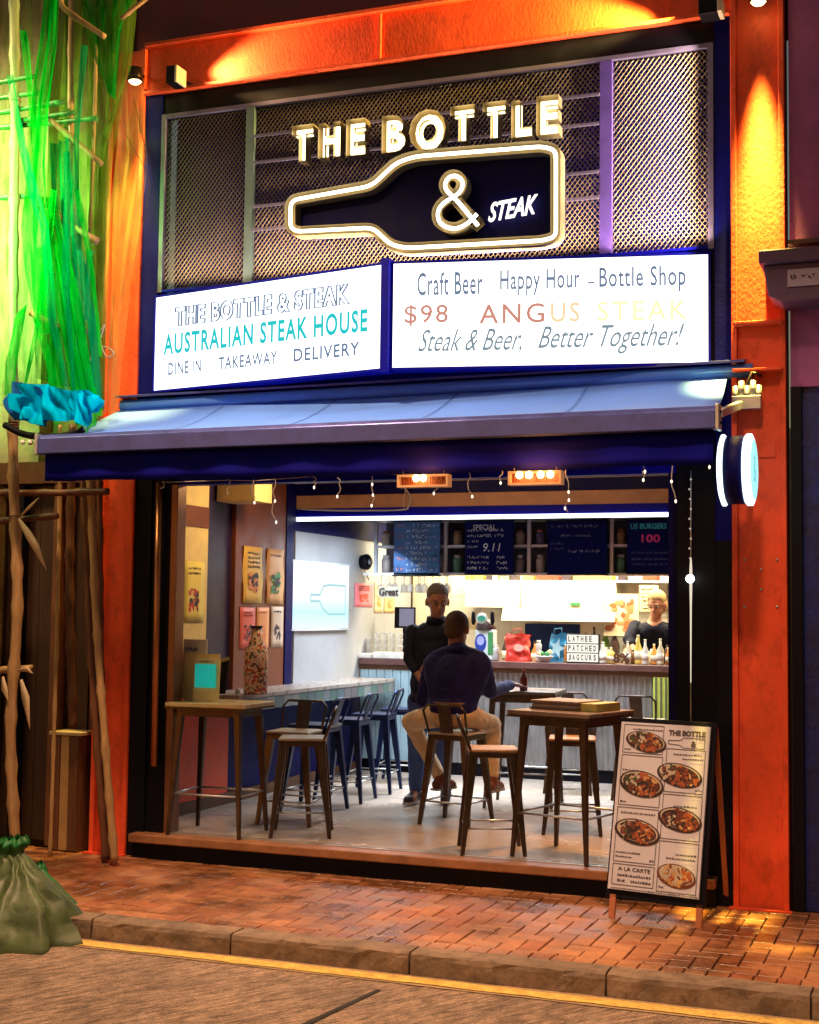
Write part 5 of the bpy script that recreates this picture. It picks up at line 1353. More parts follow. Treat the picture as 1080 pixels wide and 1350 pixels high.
SHOEB = mat('dark_shoe', (.015, .015, .03), .4, var=.3)
SOLE = mat('shoe_sole', (.35, .3, .26), .7)

def shoe(parent, ankle, d, m, nm='shoe'):
    a = Vector(ankle); d = Vector(d); d.z = 0; d.normalize(); mb = MB()
    capsule(mb, a + Vector((0, 0, .0)), a - Vector((0, 0, .045)), .045, .048, 12)
    capsule(mb, a - d * .035 - Vector((0, 0, .055)), a + d * .14 - Vector((0, 0, .068)), .042, .040, 12)
    capsule(mb, a + d * .06 - Vector((0, 0, .045)), a + d * .13 - Vector((0, 0, .06)), .040, .034, 12)
    sh_ = fuse(mb, nm, m, parent, .009, 4)
    s_ = MB(); c = a + d * .05 - Vector((0, 0, .098)); w = d.cross(ZU) * .045
    s_.slab([c - d * .125 - w * .8, c + d * .10 - w, c + d * .14 - w * .5, c + d * .14 + w * .5, c + d * .10 + w, c - d * .125 + w * .8], (0, 0, .018)).build('sole', SOLE, sh_, .005)

# ---- seated man, seen from behind
hip = Vector((-3.42, 1.28, .79)); 
t = thing('person', 'man seen from behind on a stool in a navy shirt and khaki trousers', 'person', (-3.42, 1.3, 0))
shL = at(569, 868, Y=1.36); shR = at(638, 868, Y=1.32); neck = (shL + shR) / 2 + Vector((0, 0, .07)); hd_c = at(603, 829, Y=1.40)
elL = at(557, 922, Y=1.42); elR = at(646, 912, Y=1.50); wrL = Vector((-3.50, 1.84, .99)); wrR = Vector((-3.22, 2.10, .985))
hL = hip + Vector((-.10, 0, 0)); hR = hip + Vector((.10, 0, 0)); knL = at(541, 965, Y=1.62); knL.z = .70; knR = Vector((-3.27, 1.76, .69))
anL = at(580, 1046, Y=1.62); anR = Vector((-3.22, 1.60, .30)); anL.z = .29
FWD = Vector((.12, 1, -.12)).normalized()
b = MB()
M_, P_ = head(b, hd_c, FWD, ZU, 1.12)
capsule(b, hd_c - Vector((0, .02, .04)), neck - Vector((0, 0, .06)), .062, .072, 14)
capsule(b, shL + Vector((.05, 0, -.05)), hip + Vector((0, 0, .10)), .09, .12, 14); capsule(b, shR + Vector((-.05, 0, -.05)), hip + Vector((0, 0, .10)), .09, .12, 14)
for s_, e_, w_, sd in ((shL, elL, wrL, 1), (shR, elR, wrR, -1)):
    capsule(b, s_ + Vector((.03 * sd, 0, -.03)), e_, .050, .040); capsule(b, e_, w_, .040, .027)
    hand(b, w_, (.2, 1, -.05), (0, 0, -1), sd, 1.0, .35)
for h_, k_, a_ in ((hL, knL, anL), (hR, knR, anR)):
    capsule(b, h_, k_, .075, .055); capsule(b, k_, a_, .052, .036); capsule(b, a_, a_ + Vector((0, .08, -.05)), .034, .030)
body = fuse(b, 'body', SKIN, t, .009, 5)
face_parts(P_, M_, 1.12, t, HAIRD)
hr = MB(); ellip(hr, P_(0, -.016, .030), .092, .110, .104, M_); ellip(hr, P_(0, -.055, -.02), .078, .056, .067, M_)
ho = fuse(hr, 'hair', mat('cropped_hair', (.05, .02, .012), .7, var=.3, bump=.4, bscale=200), t, .009, 4)
for v in ho.data.vertices:   # hairline: flatten what lies in front of the ears
    l = M_.transposed() @ (v.co - hd_c)
    if l.y > .062 or (l.y > .02 and l.z < .02): v.co = hd_c + (v.co - hd_c) * .86
s_ = MB()
sc = (shL + shR) / 2
ellip(s_, sc + Vector((0, .01, -.06)), .205, .115, .10); ellip(s_, sc + Vector((0, .0, -.15)), .205, .125, .13)
ellip(s_, hip + Vector((0, 0, .22)), .180, .125, .24); ellip(s_, hip + Vector((0, 0, .14)), .178, .135, .22); ellip(s_, hip + Vector((0, -.015, .06)), .185, .15, .10)
capsule(s_, shL + Vector((.05, 0, -.06)), hip + Vector((-.07, -.02, .06)), .11, .10); capsule(s_, shR + Vector((-.05, 0, -.06)), hip + Vector((.07, -.02, .06)), .11, .10)
capsule(s_, neck - Vector((0, 0, .01)), neck - Vector((0, 0, .075)), .076, .10)
for sd_, sh_ in ((-1, shL), (1, shR)): capsule(s_, neck + Vector((.02 * sd_, 0, -.02)), sh_ + Vector((-.03 * sd_, 0, 0)), .060, .060)
capsule(s_, sc + Vector((-.05, 0, .01)), shL + Vector((.02, 0, -.03)), .055, .068); capsule(s_, sc + Vector((.05, 0, .01)), shR + Vector((-.02, 0, -.03)), .055, .068)
for a1_, e_, w_, sd in ((shL, elL, wrL, 1), (shR, elR, wrR, -1)):
    capsule(s_, a1_ + Vector((.015 * sd, 0, -.03)), e_, .070, .056); capsule(s_, e_, e_.lerp(w_, .88), .056, .042)
fuse(s_, 'shirt', SHIRT, t, .010, 14, .014)
cl_ = MB()
for k in range(1): cl_.lathe(neck - Vector((0, .002, .02)), [(.088, 0), (.079, .045), (.073, .046), (.078, .0)], 18, (0, -.05, 1))
cl_.build('collar', SHIRT, t)
tr_ = MB(); ellip(tr_, hip + Vector((0, 0, -.0)), .185, .15, .10)
for h_, k_, a_ in ((hL, knL, anL), (hR, knR, anR)):
    capsule(tr_, h_, k_, .092, .070); capsule(tr_, k_, k_.lerp(a_, .93), .068, .052)
fuse(tr_, 'trousers', KHAKI, t, .010, 5, .02)
MB().lathe(hip + Vector((0, 0, .07)), [(.165, 0), (.165, .03), (.155, .03), (.155, 0)], 20).build('belt', WOODD, t)
shoe(t, anL, (.35, 1, 0), SHOE); shoe(t, anR, (.1, 1, 0), SHOE)

# ---- standing man behind him, facing the street
t = thing('person', 'man standing in a dark jacket and jeans facing the seated man', 'person', (-3.95, 2.15, 0))
Y0 = 2.15
hd_c = at(577, 793, Y=Y0 - .02); shr = at(545, 828, Y=Y0); shl = at(603, 830, Y=Y0 + .04); sc = (shr + shl) / 2; neck = sc + Vector((.01, 0, .08))
pel = at(566, 925, Y=Y0); hr_ = pel + Vector((-.09, 0, 0)); hl_ = pel + Vector((.09, .02, 0))
kr = at(549, 992, Y=Y0 - .02); kl = at(578, 992, Y=Y0 + .02); ar = at(548, 1049, Y=Y0); al = at(588, 1049, Y=Y0 + .15); ar.z = .11; al.z = .11
er = at(540, 868, Y=Y0 - .03); wr_ = at(556, 897, Y=Y0 - .12); el = at(606, 880, Y=Y0 - .05); wl = at(600, 905, Y=Y0 - .25)
FW = Vector((.55, -1, -.30)).normalized()
b = MB(); M_, P_ = head(b, hd_c, FW, ZU, 1.12)
capsule(b, hd_c - Vector((0, -.01, .05)), neck - Vector((0, 0, .06)), .055, .062)
capsule(b, sc - Vector((.07, 0, .05)), pel + Vector((-.03, 0, .05)), .09, .10); capsule(b, sc + Vector((.07, 0, -.05)), pel + Vector((.03, 0, .05)), .09, .10)
for a_, e_, w_, sd in ((shr, er, wr_, -1), (shl, el, wl, 1)):
    capsule(b, a_ - Vector((0, 0, .03)), e_, .048, .040); capsule(b, e_, w_, .042, .028)
    hand(b, w_, (w_ - e_) + Vector((0, -.02, -.06)), (0, 1, 0), sd, 1.0, .4)
for h_, k_, a_ in ((hr_, kr, ar), (hl_, kl, al)):
    capsule(b, h_, k_, .08, .056); capsule(b, k_, a_, .054, .036); capsule(b, a_, a_ + Vector((.02, -.10, -.06)), .034, .028)
fuse(b, 'body', SKIN2, t, .009, 5)
face_parts(P_, M_, 1.12, t, HAIRD)
hr2 = MB(); ellip(hr2, P_(0, -.018, .050), .092, .107, .096, M_); ellip(hr2, P_(0, -.045, -.008), .086, .072, .080, M_)
ho = fuse(hr2, 'hair', HAIRG, t, .009, 4)
for v in ho.data.vertices:
    l = M_.transposed() @ (v.co - hd_c)
    if (l.y > .05 and l.z < .075) or (l.y > .0 and l.z < .02): v.co = hd_c + (v.co - hd_c) * .84
s_ = MB()
ellip(s_, sc + Vector((0, .0, -.06)), .195, .11, .10); ellip(s_, sc + Vector((0, 0, -.18)), .185, .125, .15); ellip(s_, pel + Vector((0, 0, .14)), .165, .13, .15); ellip(s_, pel + Vector((0, 0, .02)), .175, .135, .09)
capsule(s_, sc - Vector((.08, 0, .05)), pel + Vector((-.06, 0, .05)), .10, .10); capsule(s_, sc + Vector((.08, 0, -.05)), pel + Vector((.06, 0, .05)), .10, .10)
capsule(s_, neck - Vector((0, 0, .03)), neck - Vector((0, 0, .075)), .066, .085)
fuse(s_, 'jacket', JACK, t, .010, 4, .014)
MB().lathe(neck - Vector((0, .002, .03)), [(.086, 0), (.076, .05), (.070, .051), (.076, .0)], 18, (.02, -.10, 1)).build('collar', JACK, t)

for a_, e_, w_, m_, f_ in ((shr, er, wr_, JACK, .55), (shl, el, wl, JACK, .8)):
    s2 = MB(); capsule(s2, a_ - Vector((0, 0, .03)), e_, .066, .056); capsule(s2, e_, e_.lerp(w_, f_), .056, .046); fuse(s2, 'sleeve', m_, t, .010, 5, .012)
j = MB(); ellip(j, pel, .17, .13, .10)
for h_, k_, a_ in ((hr_, kr, ar), (hl_, kl, al)):
    capsule(j, h_, k_, .095, .072); capsule(j, k_, k_.lerp(a_, .95), .070, .056)
fuse(j, 'jeans', JEANS, t, .010, 5, .018)
shoe(t, ar, (-.1, -1, 0), SHOEB); shoe(t, al, (.3, -1, 0), SHOEB)
# ---- worker behind the right end of the bar, leaning forward
t = thing('person', 'bar worker in a dark top leaning over the right end of the bar', 'person', (-2.4, 4.9, 0))
hd_c = at(866, 797, Y=4.86); pel = Vector((hd_c.x + .06, 5.02, .96)); shr = at(838, 822, Y=4.92); shl = at(890, 820, Y=4.92); sc = (shr + shl) / 2; neck = sc + Vector((0, -.02, .07))
er = at(829, 843, Y=4.76); wr_ = at(838, 862, Y=4.62); el = at(905, 848, Y=4.78); wl = at(890, 866, Y=4.64)
b = MB(); M_, P_ = head(b, hd_c, Vector((-.15, -1, -.35)).normalized(), ZU, 1.08)
capsule(b, hd_c - Vector((0, -.01, .05)), neck - Vector((0, 0, .06)), .052, .060)
capsule(b, sc - Vector((0, 0, .05)), pel, .10, .11)
for a_, e_, w_, sd in ((shr, er, wr_, -1), (shl, el, wl, 1)):
    capsule(b, a_ - Vector((0, 0, .03)), e_, .046, .038); capsule(b, e_, w_, .038, .026); hand(b, w_, (w_ - e_) + Vector((0, -.05, -.03)), (0, .2, -1), sd, 1.0, .4)
for sx in (-1, 1): capsule(b, pel + Vector((.09 * sx, 0, 0)), Vector((pel.x + .09 * sx, 5.02, .5)), .08, .055); capsule(b, Vector((pel.x + .09 * sx, 5.02, .5)), Vector((pel.x + .09 * sx, 5.03, .08)), .055, .036)
fuse(b, 'body', mat('skin_light', (.58, .28, .17), .5, var=.12), t, .009, 5); face_parts(P_, M_, 1.08, t, HAIRD)
hb = MB(); ellip(hb, P_(0, -.018, .046), .092, .106, .094, M_); ellip(hb, P_(0, -.06, -.02), .088, .062, .10, M_)
ho = fuse(hb, 'hair', mat('hair_blond', (.50, .32, .12), .7, var=.4, bump=.6, bscale=160), t, .009, 4)
for v in ho.data.vertices:
    l = M_.transposed() @ (v.co - hd_c)
    if (l.y > .05 and l.z < .07) or (l.y > .0 and l.z < .0): v.co = hd_c + (v.co - hd_c) * .84
s_ = MB(); ellip(s_, sc + Vector((0, 0, -.07)), .19, .11, .09); capsule(s_, sc - Vector((.06, 0, .10)), pel + Vector((-.05, 0, .05)), .11, .12); capsule(s_, sc + Vector((.06, 0, -.10)), pel + Vector((.05, 0, .05)), .11, .12)
for a_, e_, w_ in ((shr, er, wr_), (shl, el, wl)): capsule(s_, a_ - Vector((0, 0, .03)), e_, .066, .058); capsule(s_, e_, e_.lerp(w_, .3), .056, .052)
fuse(s_, 'top', JACK, t, .010, 4, .012)
j = MB(); ellip(j, pel, .16, .12, .09)
for sx in (-1, 1): capsule(j, pel + Vector((.09 * sx, 0, 0)), Vector((pel.x + .09 * sx, 5.02, .5)), .092, .07); capsule(j, Vector((pel.x + .09 * sx, 5.02, .5)), Vector((pel.x + .09 * sx, 5.03, .12)), .068, .055)
fuse(j, 'trousers', JEANS, t, .010, 4)
for sx in (-1, 1): shoe(t, (pel.x + .09 * sx, 5.03, .11), (0, -1, 0), SHOEB)

# ------------------------------------------------------------------ left neighbour building
DW1 = mat('old_door_wood', (.040, .014, .006), .6, var=.5, scale=7, stretch=(6, 6, .6), bump=.2)
DW2 = mat('old_door_wood_red', (.085, .022, .010), .6, var=.5, scale=7, stretch=(6, 6, .6), bump=.2)
nb = thing('neighbour_building', 'old building behind the scaffold with a yellow lit upper wall and brown timber doors', 'building', (-7, .2, ZP))
MB().box(-12, -5.69, .26, .6, ZP, 9).build('wall', mat('tan_plaster', (.17, .13, .045), .8, var=.35, scale=3, dirt=.4, bump=.3), nb)
MB().box(-6.95, -6.30, .10, .26, 2.62, 7).build('pilaster', mat('pilaster_plaster', (.44, .33, .22), .8, var=.3, dirt=.3, bump=.3), nb)
MB().box(-12, -5.70, .05, .26, 2.46, 2.62).build('lintel', WOODD, nb)
x = -8.4; random.seed(12)
while x < -5.75:
    w = .15
    MB().box(x, min(x + w - .008, -5.70), .16 + random.uniform(0, .02), .25, ZP + .02, 2.455).build('door_board', random.choice((DW1, DW2, DW1)), nb, .003)
    x += w
MB().box(-6.46, -6.40, .08, .159, ZP, 2.455).build('door_post', BLACK, nb)
MB().box(-6.12, -6.05, .06, .159, ZP, 2.455).build('door_post', WOODB, nb, .004)
MB().box(-8.4, -6.62, .02, .159, ZP, 2.455).build('yellow_lit_panel', mat('yellow_lit_panel', (.50, .34, .10), .6, var=.4, dirt=.4), nb)  # yellow light on the far left wall put into the panel colour
a = at(70, 965, Y=-.08); b_ = at(106, 965, Y=-.08)
lk = thing('timber_locker', 'narrow timber locker with a pale lid between the bamboo poles', 'locker', (a.x, -.05, ZP))
MB().box(a.x, b_.x, -.08, .12, ZP, a.z - .02).build('carcass', WOODB, lk, .004)
MB().box(a.x - .02, b_.x + .02, -.10, .13, a.z - .019, a.z + .005).build('lid', mat('lid_tan', (.55, .42, .26), .5), lk, .003)
for k in range(3):
    w = (b_.x - a.x) / 3
    MB().box(a.x + w * k + .004, a.x + w * (k + 1) - .004, -.095, -.081, ZP + .01, a.z - .025).build('slat', (WOODB, mat('locker_tan', (.34, .20, .08), .5, var=.3), WOODD)[k], lk, .002)

# ------------------------------------------------------------------ right neighbour
rb = thing('corner_building', 'purple walled building at the right edge with a stone ledge and blue metal door', 'building', (.2, 0, ZP))
MB().box(-.862, 3, .0, .5, 2.92, 9).build('wall', PURPLE, rb)
MB().box(-.862, -.80, -.02, .5, ZP, 2.919).build('door_jamb', BLACK, rb)
MB().box(-.799, 1.4, .04, .5, ZP, 2.919).build('metal_door', BLUEDK, rb)
LG = mat('ledge_purple', (.12, .06, .14), .6, var=.3, dirt=.3)
a = at(1000, 345, Y=-.35)
lg = MB().slab([(a.x, -.35, 3.60), (3, -.35, 3.60), (3, -.35, 3.68), (a.x, -.35, 3.68)], (0, .349, 0)).build('ledge', LG, rb, .008)
MB().slab([(a.x + .05, -.30, 3.42), (a.x + .12, -.30, 3.38), (3, -.30, 3.38), (3, -.30, 3.598), (a.x + .02, -.30, 3.598)], (0, .29, 0)).build('corbel', LG, rb, .006)
MB().box(a.x + .16, a.x + .38, -.312, -.302, 3.46, 3.56).build('plaque', mat('plaque', (.42, .34, .48), .5), rb)
mb = MB(); random.seed(3); scribble(mb, Vector((a.x + .18, -.314, 3.50)), .18, .03, -.314, sw=.005); mb.build('plaque_print', FRAMEG, rb)
MB().box(a.x + .15, 3, -.2, -.001, 3.74, 3.765).build('conduit', METAL, rb)

# ------------------------------------------------------------------ scaffold
def pole(pts, r, lab, m=BAMBOO, grp='bamboo scaffold poles', Y=None, cat='bamboo pole', knot=.34, name='bamboo_pole'):
    P = [Vector(p) for p in pts]; L = sum((b - a).length for a, b in zip(P, P[1:])); out = []; rr = []
    D = 0
    fine = smoothp(P, max(8, int(L / .07 / max(1, len(P) - 1)))) if len(P) > 2 else [P[0].lerp(P[1], i / max(8, int(L / .07))) for i in range(max(8, int(L / .07)) + 1)]
    nx = knot * .5; d = 0; prev = fine[0]
    for i, p in enumerate(fine):
        d += (p - prev).length; prev = p; e = .0
        if d > nx: e = .30; nx += knot * random.uniform(.85, 1.15)
        out.append(p + Vector((random.uniform(-1, 1), random.uniform(-1, 1), 0)) * r * .03); rr.append(r * (1 + e + random.uniform(-.05, .05)))
    o = MB().tube(out, rr, 10).build(name, m); tag(o, lab, cat, grp); return o
random.seed(40)
Ys = -.62
pole([at(20, 1108, Y=Ys), at(14, 960, Y=Ys), at(23, 800, Y=Ys), at(18, 640, Y=Ys), at(17, 560, Y=Ys)], .036, 'thick tan bamboo upright standing in the green tarp at the far left')
pole([at(17, 556, Y=Ys), at(18, 330, Y=Ys), at(20, 140, Y=Ys), at(18, -40, Y=Ys)], .034, 'upright coloured by green light, rising above the blue bundle at the far left', BAMBOOG)
pole([at(79, 560, Y=-.3), at(76, 800, Y=-.3), at(66, 1130, Y=-.3)], .013, 'thin pale rod standing left of the timber locker')
pole([at(107, 560, Y=-.34), at(120, 860, Y=-.34), at(140, 1134, Y=-.34)], .026, 'dark bamboo pole leaning in front of the left orange column', WOODB)
pole([at(118, 600, Y=-.40), at(126, 800, Y=-.40), at(137, 960, Y=-.40), at(151, 1136, Y=-.40)], .026, 'tan bamboo pole leaning across the left orange column')
pole([at(131, 600, Y=-.28), at(133, 860, Y=-.28), at(138, 1134, Y=-.28)], .022, 'upright brown pole against the left orange column', WOODB)
pole([at(96, 560, Y=-.2), at(92, 760, Y=-.2), at(96, 960, Y=-.2)], .03, 'dark upright pole above the timber locker', WOODD)
pole([at(-30, 650, Y=-.55), at(60, 650, Y=-.5), at(143, 648, Y=-.45)], .024, 'upper horizontal dark pole under the awning end', WOODD)
pole([at(-30, 690, Y=-.55), at(76, 680, Y=-.5)], .022, 'lower horizontal dark pole tied to the thick upright', WOODD)
pole([at(-30, 886, Y=-.58), at(42, 880, Y=-.55)], .020, 'short horizontal pole tied at knee height of the far left upright')
pole([at(95, -30, Y=-.5), at(93, 120, Y=-.5), at(97, 300, Y=-.5), at(99, 500, Y=-.5)], .020, 'slim pale upright inside the green netting', BAMBOO)
pole([at(127, 60, Y=-.4), at(123, 200, Y=-.4), at(113, 420, Y=-.4)], .013, 'thin leaning rod behind the netting', BAMBOO)
pole([at(80, 0, Y=-.66), at(88, 14, Y=-.66), at(138, 48, Y=-.66)], .020, 'short pale brace at the very top of the netting', BAMBOO)
pole([at(198, -6, Y=-.5), at(160, 24, Y=-.5)], .016, 'short slanting brace next to the dark upper wall', BAMBOO)
pole([at(66, 158, Y=-.68), at(134, 216, Y=-.64)], .020, 'pale diagonal brace below the cluster of green poles', BAMBOO)
pole([at(50, 268, Y=-.70), at(128, 318, Y=-.66)], .022, 'pale diagonal brace halfway up the netting', BAMBOO)
pole([at(40, 412, Y=-.72), at(86, 436, Y=-.70)], .024, 'pale stub of bamboo above the blue bundle', BAMBOO)
GRP_ = mat('green_bamboo', (.05, .22, .06), .4, var=.5, scale=14)  # mottled green base colour for the upper cross poles
for i, (x0, y0, x1, y1) in enumerate(((-20, 112, 48, 100), (-20, 132, 52, 122), (-20, 152, 84, 134), (20, 160, 98, 148), (-20, 170, 128, 156))):
    pole([at(x0, y0, Y=-.66 + i * .03), at(x1, y1, Y=-.64 + i * .03)], .017, '%s of the five green poles lashed across the top of the scaffold' % ['topmost', 'second from the top', 'third', 'fourth', 'lowest'][i], GRP_)
pole([at(-20, 262, Y=-.60), at(44, 258, Y=-.58)], .018, 'green horizontal pole at the far left below the lashed cluster', GRP_)
# ties with loose bamboo-skin ends
TIE = mat('tie_skin', (.60, .46, .28), .6, var=.2)
def tie(px, py, Y, lab, blades=()):
    c = at(px, py, Y=Y); t = thing('lashing', lab, 'lashing', tuple(c), 0, 'lashings on the scaffold')
    for k in range(3): MB().lathe(c + Vector((0, 0, (k - 1) * .018)), [(.034, -.007), (.042, 0), (.034, .007)], 12).build('strap', WOODD, t)
    for pts, w in blades:
        P = [at(x, y, Y=Y - .045) for x, y in pts]; L = []; Rr = []
        for i, p in enumerate(P):
            ww = w * (.35 if i == 0 else (1 if i < len(P) - 1 else .08)); d = (P[min(i + 1, len(P) - 1)] - P[max(i - 1, 0)]).normalized(); e = Vector((d.z, 0, -d.x)) * ww
            L.append(p + e); Rr.append(p - e + Vector((0, -.008, 0)))
        o = MB().grid([L, Rr]).build('blade', TIE, t); s2 = o.modifiers.new('s', 'SOLIDIFY'); s2.thickness = .003
tie(19, 684, Ys, 'lashing with a long pale strip hanging down right of the thick upright', [([(25, 684), (38, 705), (48, 722), (62, 752)], .030), ([(28, 680), (40, 668), (52, 656)], .010)])
tie(17, 884, Ys, 'lashing with two curved pale strips at knee height of the far left upright', [([(28, 896), (34, 920), (40, 962)], .034), ([(4, 892), (6, 908), (12, 926)], .028), ([(24, 884), (36, 882), (44, 888)], .02)])
tie(20, 130, Ys, 'lashing at the lashed cluster on the green upright'); tie(18, 262, Ys, 'lashing halfway up the green upright')
tie(18, 560, Ys, 'lashing just under the blue bundle')

# netting: sheets between two edges, with vertical folds
def net(lab, left, right, m, Y, folds=5, amp=.05, nu=26, nv=30, seed=0, name='safety_netting', cat='netting', kn=None):
    """left/right: lists of photo points down each edge at depth Y"""
    random.seed(seed); ph = random.random() * 6
    def along(E, t):
        f = t * (len(E) - 1); i = min(int(f), len(E) - 2); f -= i; return (E[i][0] * (1 - f) + E[i + 1][0] * f, E[i][1] * (1 - f) + E[i + 1][1] * f)
    rows = []
    for i in range(nv + 1):
        t = i / nv; l = along(left, t); r = along(right, t); row = []
        for j in range(nu + 1):
            s = j / nu; ss = s + .25 / folds * math.sin(2 * math.pi * s * folds + ph + t * 2) * .6
            ss = min(max(ss, 0), 1)
            p = at(l[0] * (1 - ss) + r[0] * ss, l[1] * (1 - ss) + r[1] * ss, Y=Y)
            p.y += amp * math.sin(2 * math.pi * s * folds + ph + 1.5 * math.sin(t * 5 + seed)) + amp * .4 * math.sin(s * 31 + t * 9)
            row.append(p)
        rows.append(row)
    o = MB().grid(rows).build(name, m); tag(o, lab, cat, 'green safety netting'); return o
GAUZE = cloth('olive_gauze', (.20, .36, .05), .58, .5, 22)
GAUZE2 = cloth('lamplit_gauze', (.80, .50, .16), .76, .5, 16)  # peach tint of the column light put into the gauze colour
NETG = cloth('bright_green_net', (.0, .62, .04), .24, .4, 26)
NETD = cloth('deep_green_net', (.01, .34, .03), .40, .5, 26)
NETC = cloth('sea_green_net', (.0, .46, .19), .28, .45, 26)
net('thin olive gauze hanging behind the poles at the far left', [(-30, -40), (-30, 300), (-30, 540)], [(176, -40), (150, 200), (134, 520)], GAUZE, -.20, 9, .04, 60, 40, 1)
net('dark green folded net at the top between the two braces', [(98, -30), (120, 60), (142, 120)], [(190, -30), (160, 40), (150, 130)], NETD, -.46, 4, .03, 24, 20, 2)
net('olive net falling beside the dark upper wall', [(120, 20), (112, 160), (120, 340), (118, 540)], [(178, -20), (172, 90), (140, 180), (132, 540)], GAUZE, -.34, 5, .04, 30, 30, 3)
net('gauze coloured with peach lamp light over the left orange column', [(146, 108), (150, 200), (140, 330), (134, 545)], [(190, 112), (192, 220), (176, 340), (150, 545)], GAUZE2, -.28, 3, .03, 24, 30, 4)
net('bright green rope of net running down from the top edge', [(62, -30), (54, 60), (44, 140), (40, 220), (30, 300), (34, 360), (50, 440)], [(78, -30), (74, 60), (64, 140), (60, 220), (70, 300), (72, 360), (74, 440)], NETG, -.80, 2, .02, 14, 40, 5)
net('green strand slanting down left of the bright rope', [(10, 100), (24, 190), (40, 260), (52, 300)], [(18, 96), (36, 190), (52, 250), (64, 300)], NETC, -.84, 1, .01, 8, 20, 6)
net('broad green strand spreading down to the awning corner', [(56, 260), (76, 400), (92, 520), (104, 590)], [(72, 260), (100, 380), (122, 500), (134, 546)], NETG, -.78, 3, .025, 18, 30, 7)
net('sea green strand in the middle of the scaffold', [(66, 190), (74, 320), (84, 440), (100, 560)], [(98, 180), (104, 320), (112, 430), (122, 540)], NETC, -.68, 3, .03, 20, 30, 8)
net('deep green fold behind the strands', [(40, 330), (44, 430), (50, 500)], [(118, 300), (124, 420), (130, 520)], NETD, -.56, 5, .03, 30, 20, 9)
net('narrow green strand running from the pale stub to the bundle', [(20, 420), (10, 470), (6, 520)], [(34, 400), (26, 460), (20, 530)], NETG, -.80, 1, .015, 8, 18, 10)
net('bright narrow strand leaning right at the lower scaffold', [(100, 330), (118, 440), (128, 540)], [(108, 330), (130, 440), (136, 540)], NETC, -.74, 1, .012, 8, 20, 11)
net('green strand falling straight to the blue bundle', [(68, 440), (66, 480), (62, 530)], [(78, 430), (84, 480), (86, 530)], NETG, -.74, 2, .015, 12, 16, 12)
for i, (x0, y0, x1, y1, w) in enumerate(((88, 200, 100, 545, 5), (100, 250, 132, 470, 4), (60, 300, 92, 540, 6), (72, 250, 30, 520, 5), (112, 60, 104, 300, 4), (30, 40, 46, 260, 4), (120, 330, 108, 560, 5), (50, 420, 76, 560, 6))):
    mx_ = (x0 + x1) / 2 + (6 if i % 2 else -6); my_ = (y0 + y1) / 2
    net('%s thin green strand crossing the netting' % ['middle', 'right hand', 'long slanting', 'left slanting', 'upper right', 'upper left', 'lower right', 'lower left'][i], [(x0 - w, y0), (mx_ - w, my_), (x1 - w * .4, y1)], [(x0 + w, y0), (mx_ + w, my_), (x1 + w * .4, y1)], (NETC, NETG)[i % 2], -.86 + .02 * i, 1, .01, 6, 24, 20 + i)
# bundle and cords
BLT = cloth('cyan_tarp', (.0, .55, 1.0), .0, .3, 18); BLT2 = cloth('blue_tarp', (.02, .16, .55), .0, .3, 18)
bn = thing('tarp_bundle', 'cyan and blue tarpaulin bundle tied at the end of the awning', 'tarpaulin', tuple(at(60, 540, Y=-.9)))
def sheet(L, Rt, Y, m, nm, seed, amp=.05, nu=44, nv=22):
    rows = []
    for i in range(nv + 1):
        v_ = i / nv; row = []
        for j in range(nu + 1):
            u_ = j / nu; f = v_ * (len(L) - 1); k_ = min(int(f), len(L) - 2); f -= k_
            l = (L[k_][0] * (1 - f) + L[k_ + 1][0] * f, L[k_][1] * (1 - f) + L[k_ + 1][1] * f); g = (Rt[k_][0] * (1 - f) + Rt[k_ + 1][0] * f, Rt[k_][1] * (1 - f) + Rt[k_ + 1][1] * f)
            p = at(l[0] * (1 - u_) + g[0] * u_, l[1] * (1 - u_) + g[1] * u_, Y=Y); q_ = p * 7 + Vector((seed, 0, seed))
            fold = 1 - 2 * abs(NZ(Vector((q_.x * 1.6 + q_.z * .5, q_.z * .6, seed)))) * 2
            p += Vector((NZ(q_) * .03, fold * amp, NZ(q_ + Vector((7, 7, 7))) * .03)); row.append(p)
        rows.append(row)
    return MB().grid(rows).build(nm, m, bn)
sheet([(14, 504), (12, 530), (14, 552)], [(60, 512), (64, 530), (58, 562)], -.93, BLT2, 'blue_fold', 3)
sheet([(34, 506), (30, 530), (34, 556)], [(122, 514), (130, 532), (112, 556)], -.97, BLT, 'cyan_fold', 8, .06)
sheet([(16, 522), (18, 540), (30, 556)], [(52, 524), (54, 540), (60, 562)], -1.0, BLT, 'cyan_fold', 15, .04, 24, 16)
sheet([(88, 516), (92, 535), (98, 558)], [(128, 520), (124, 540), (112, 562)], -1.02, BLT, 'cyan_fold', 21, .04, 24, 16)
MB().tube(smoothp([at(x, y, Y=-.98) for x, y in ((6, 560), (30, 572), (62, 576), (96, 572), (110, 566))], 5), .022, 8).build('black_strap', BLACK, bn)
for px in (30, 40, 48): MB().ball(at(px, 583, Y=-.98), .018, 6).build('knob', WHITE, bn)
wl_ = MB().tube(smoothp([at(x, y, Y=-.62) for x, y in ((112, 440), (122, 430), (132, 436), (138, 428), (132, 446), (128, 456), (142, 458), (150, 466), (140, 470), (128, 448), (118, 478))], 5), .005, 6).build('rope_loop', WIREW); tag(wl_, 'looped white cord hanging beside the left orange column', 'rope')
sc_ = MB().tube(smoothp([at(x, y, Y=-.35) for x, y in ((160, 130), (168, 180), (190, 220), (196, 250), (188, 300))], 5), .003, 5)
sc_.tube(smoothp([at(x, y, Y=-.35) for x, y in ((176, 130), (186, 170), (192, 200))], 5), .003, 5)
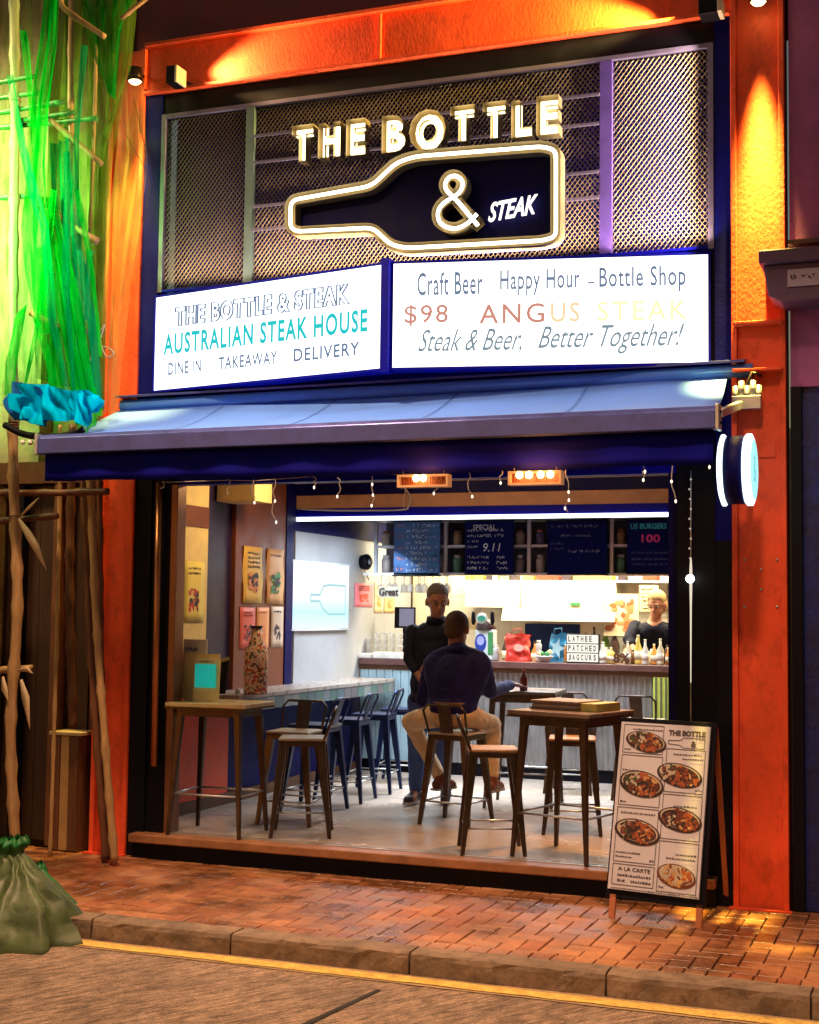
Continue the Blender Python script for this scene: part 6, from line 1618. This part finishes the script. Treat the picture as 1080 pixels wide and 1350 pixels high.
tag(sc_.build('thin_cord', mat('dark_cord', (.10, .04, .02), .6)), 'thin dark cords hanging in front of the left orange column', 'cord')
# tarp heap at the kerb
TG = mat('olive_tarp', (.075, .11, .035), .5, var=.4, scale=5, dirt=.7, bump=.5, bscale=12); TG2 = mat('bright_tarp', (.008, .15, .025), .5, var=.4, scale=8, bump=.4, bscale=20)
def heap(lab_parent, prof, m, name, Yc, seed, depth=.30):
    random.seed(seed); c0 = at(prof[0][0], prof[0][1], Y=Yc); rows = []
    K = [random.uniform(0, 6) for _ in range(4)]
    for i, (pxl, pxr, py) in enumerate(prof):
        a = at(pxl, py, Y=Yc); b = at(pxr, py, Y=Yc); c = (a + b) / 2; rx = (b - a).length / 2; row = []
        for j in range(49):
            t = 2 * math.pi * j / 48; g = 1 + .30 * (.55 - abs(math.sin(t * 5 + K[0] + i * .12)) ** .7) + .09 * (.5 - abs(math.sin(t * 9 + K[1] - i * .22))) + .06 * math.sin(t * 2 + i * .8)
            row.append(Vector((c.x + math.cos(t) * rx * g, c.y + math.sin(t) * min(rx, depth) * g, c.z + .012 * math.sin(t * 9 + K[2]))))
        rows.append(row)
    rows = [[p + Vector((NZ(p * 9), NZ(p * 9 + Vector((5, 5, 5))), 0)) * .03 + Vector((NZ(p * 21), NZ(p * 21 + Vector((9, 0, 3))), 0)) * .012 for p in smoothp([rw[j] for rw in rows], 5)] for j in range(49)]
    return MB().grid(rows).build(name, m, lab_parent)
th_ = thing('tarp_heap', 'olive and green tarpaulin tied round the foot of the scaffold pole on the kerb', 'tarpaulin', tuple(at(20, 1240, Y=-1.6)))
heap(th_, [(4, 32, 1104), (0, 36, 1112), (4, 30, 1122), (6, 28, 1130)], TG2, 'top_tuft', -1.25, 1)
heap(th_, [(8, 28, 1128), (4, 38, 1142), (-10, 56, 1160), (-30, 76, 1184), (-48, 92, 1212), (-70, 106, 1238), (-74, 100, 1254)], TG, 'olive_tarp', -1.95, 2, .42)
heap(th_, [(44, 58, 1146), (44, 76, 1170), (50, 100, 1192), (58, 112, 1215), (62, 106, 1240)], TG2, 'green_tarp', -1.55, 3, .2)
heap(th_, [(26, 52, 1138), (28, 60, 1150), (34, 64, 1164)], TG2, 'green_fold', -1.5, 4, .12)
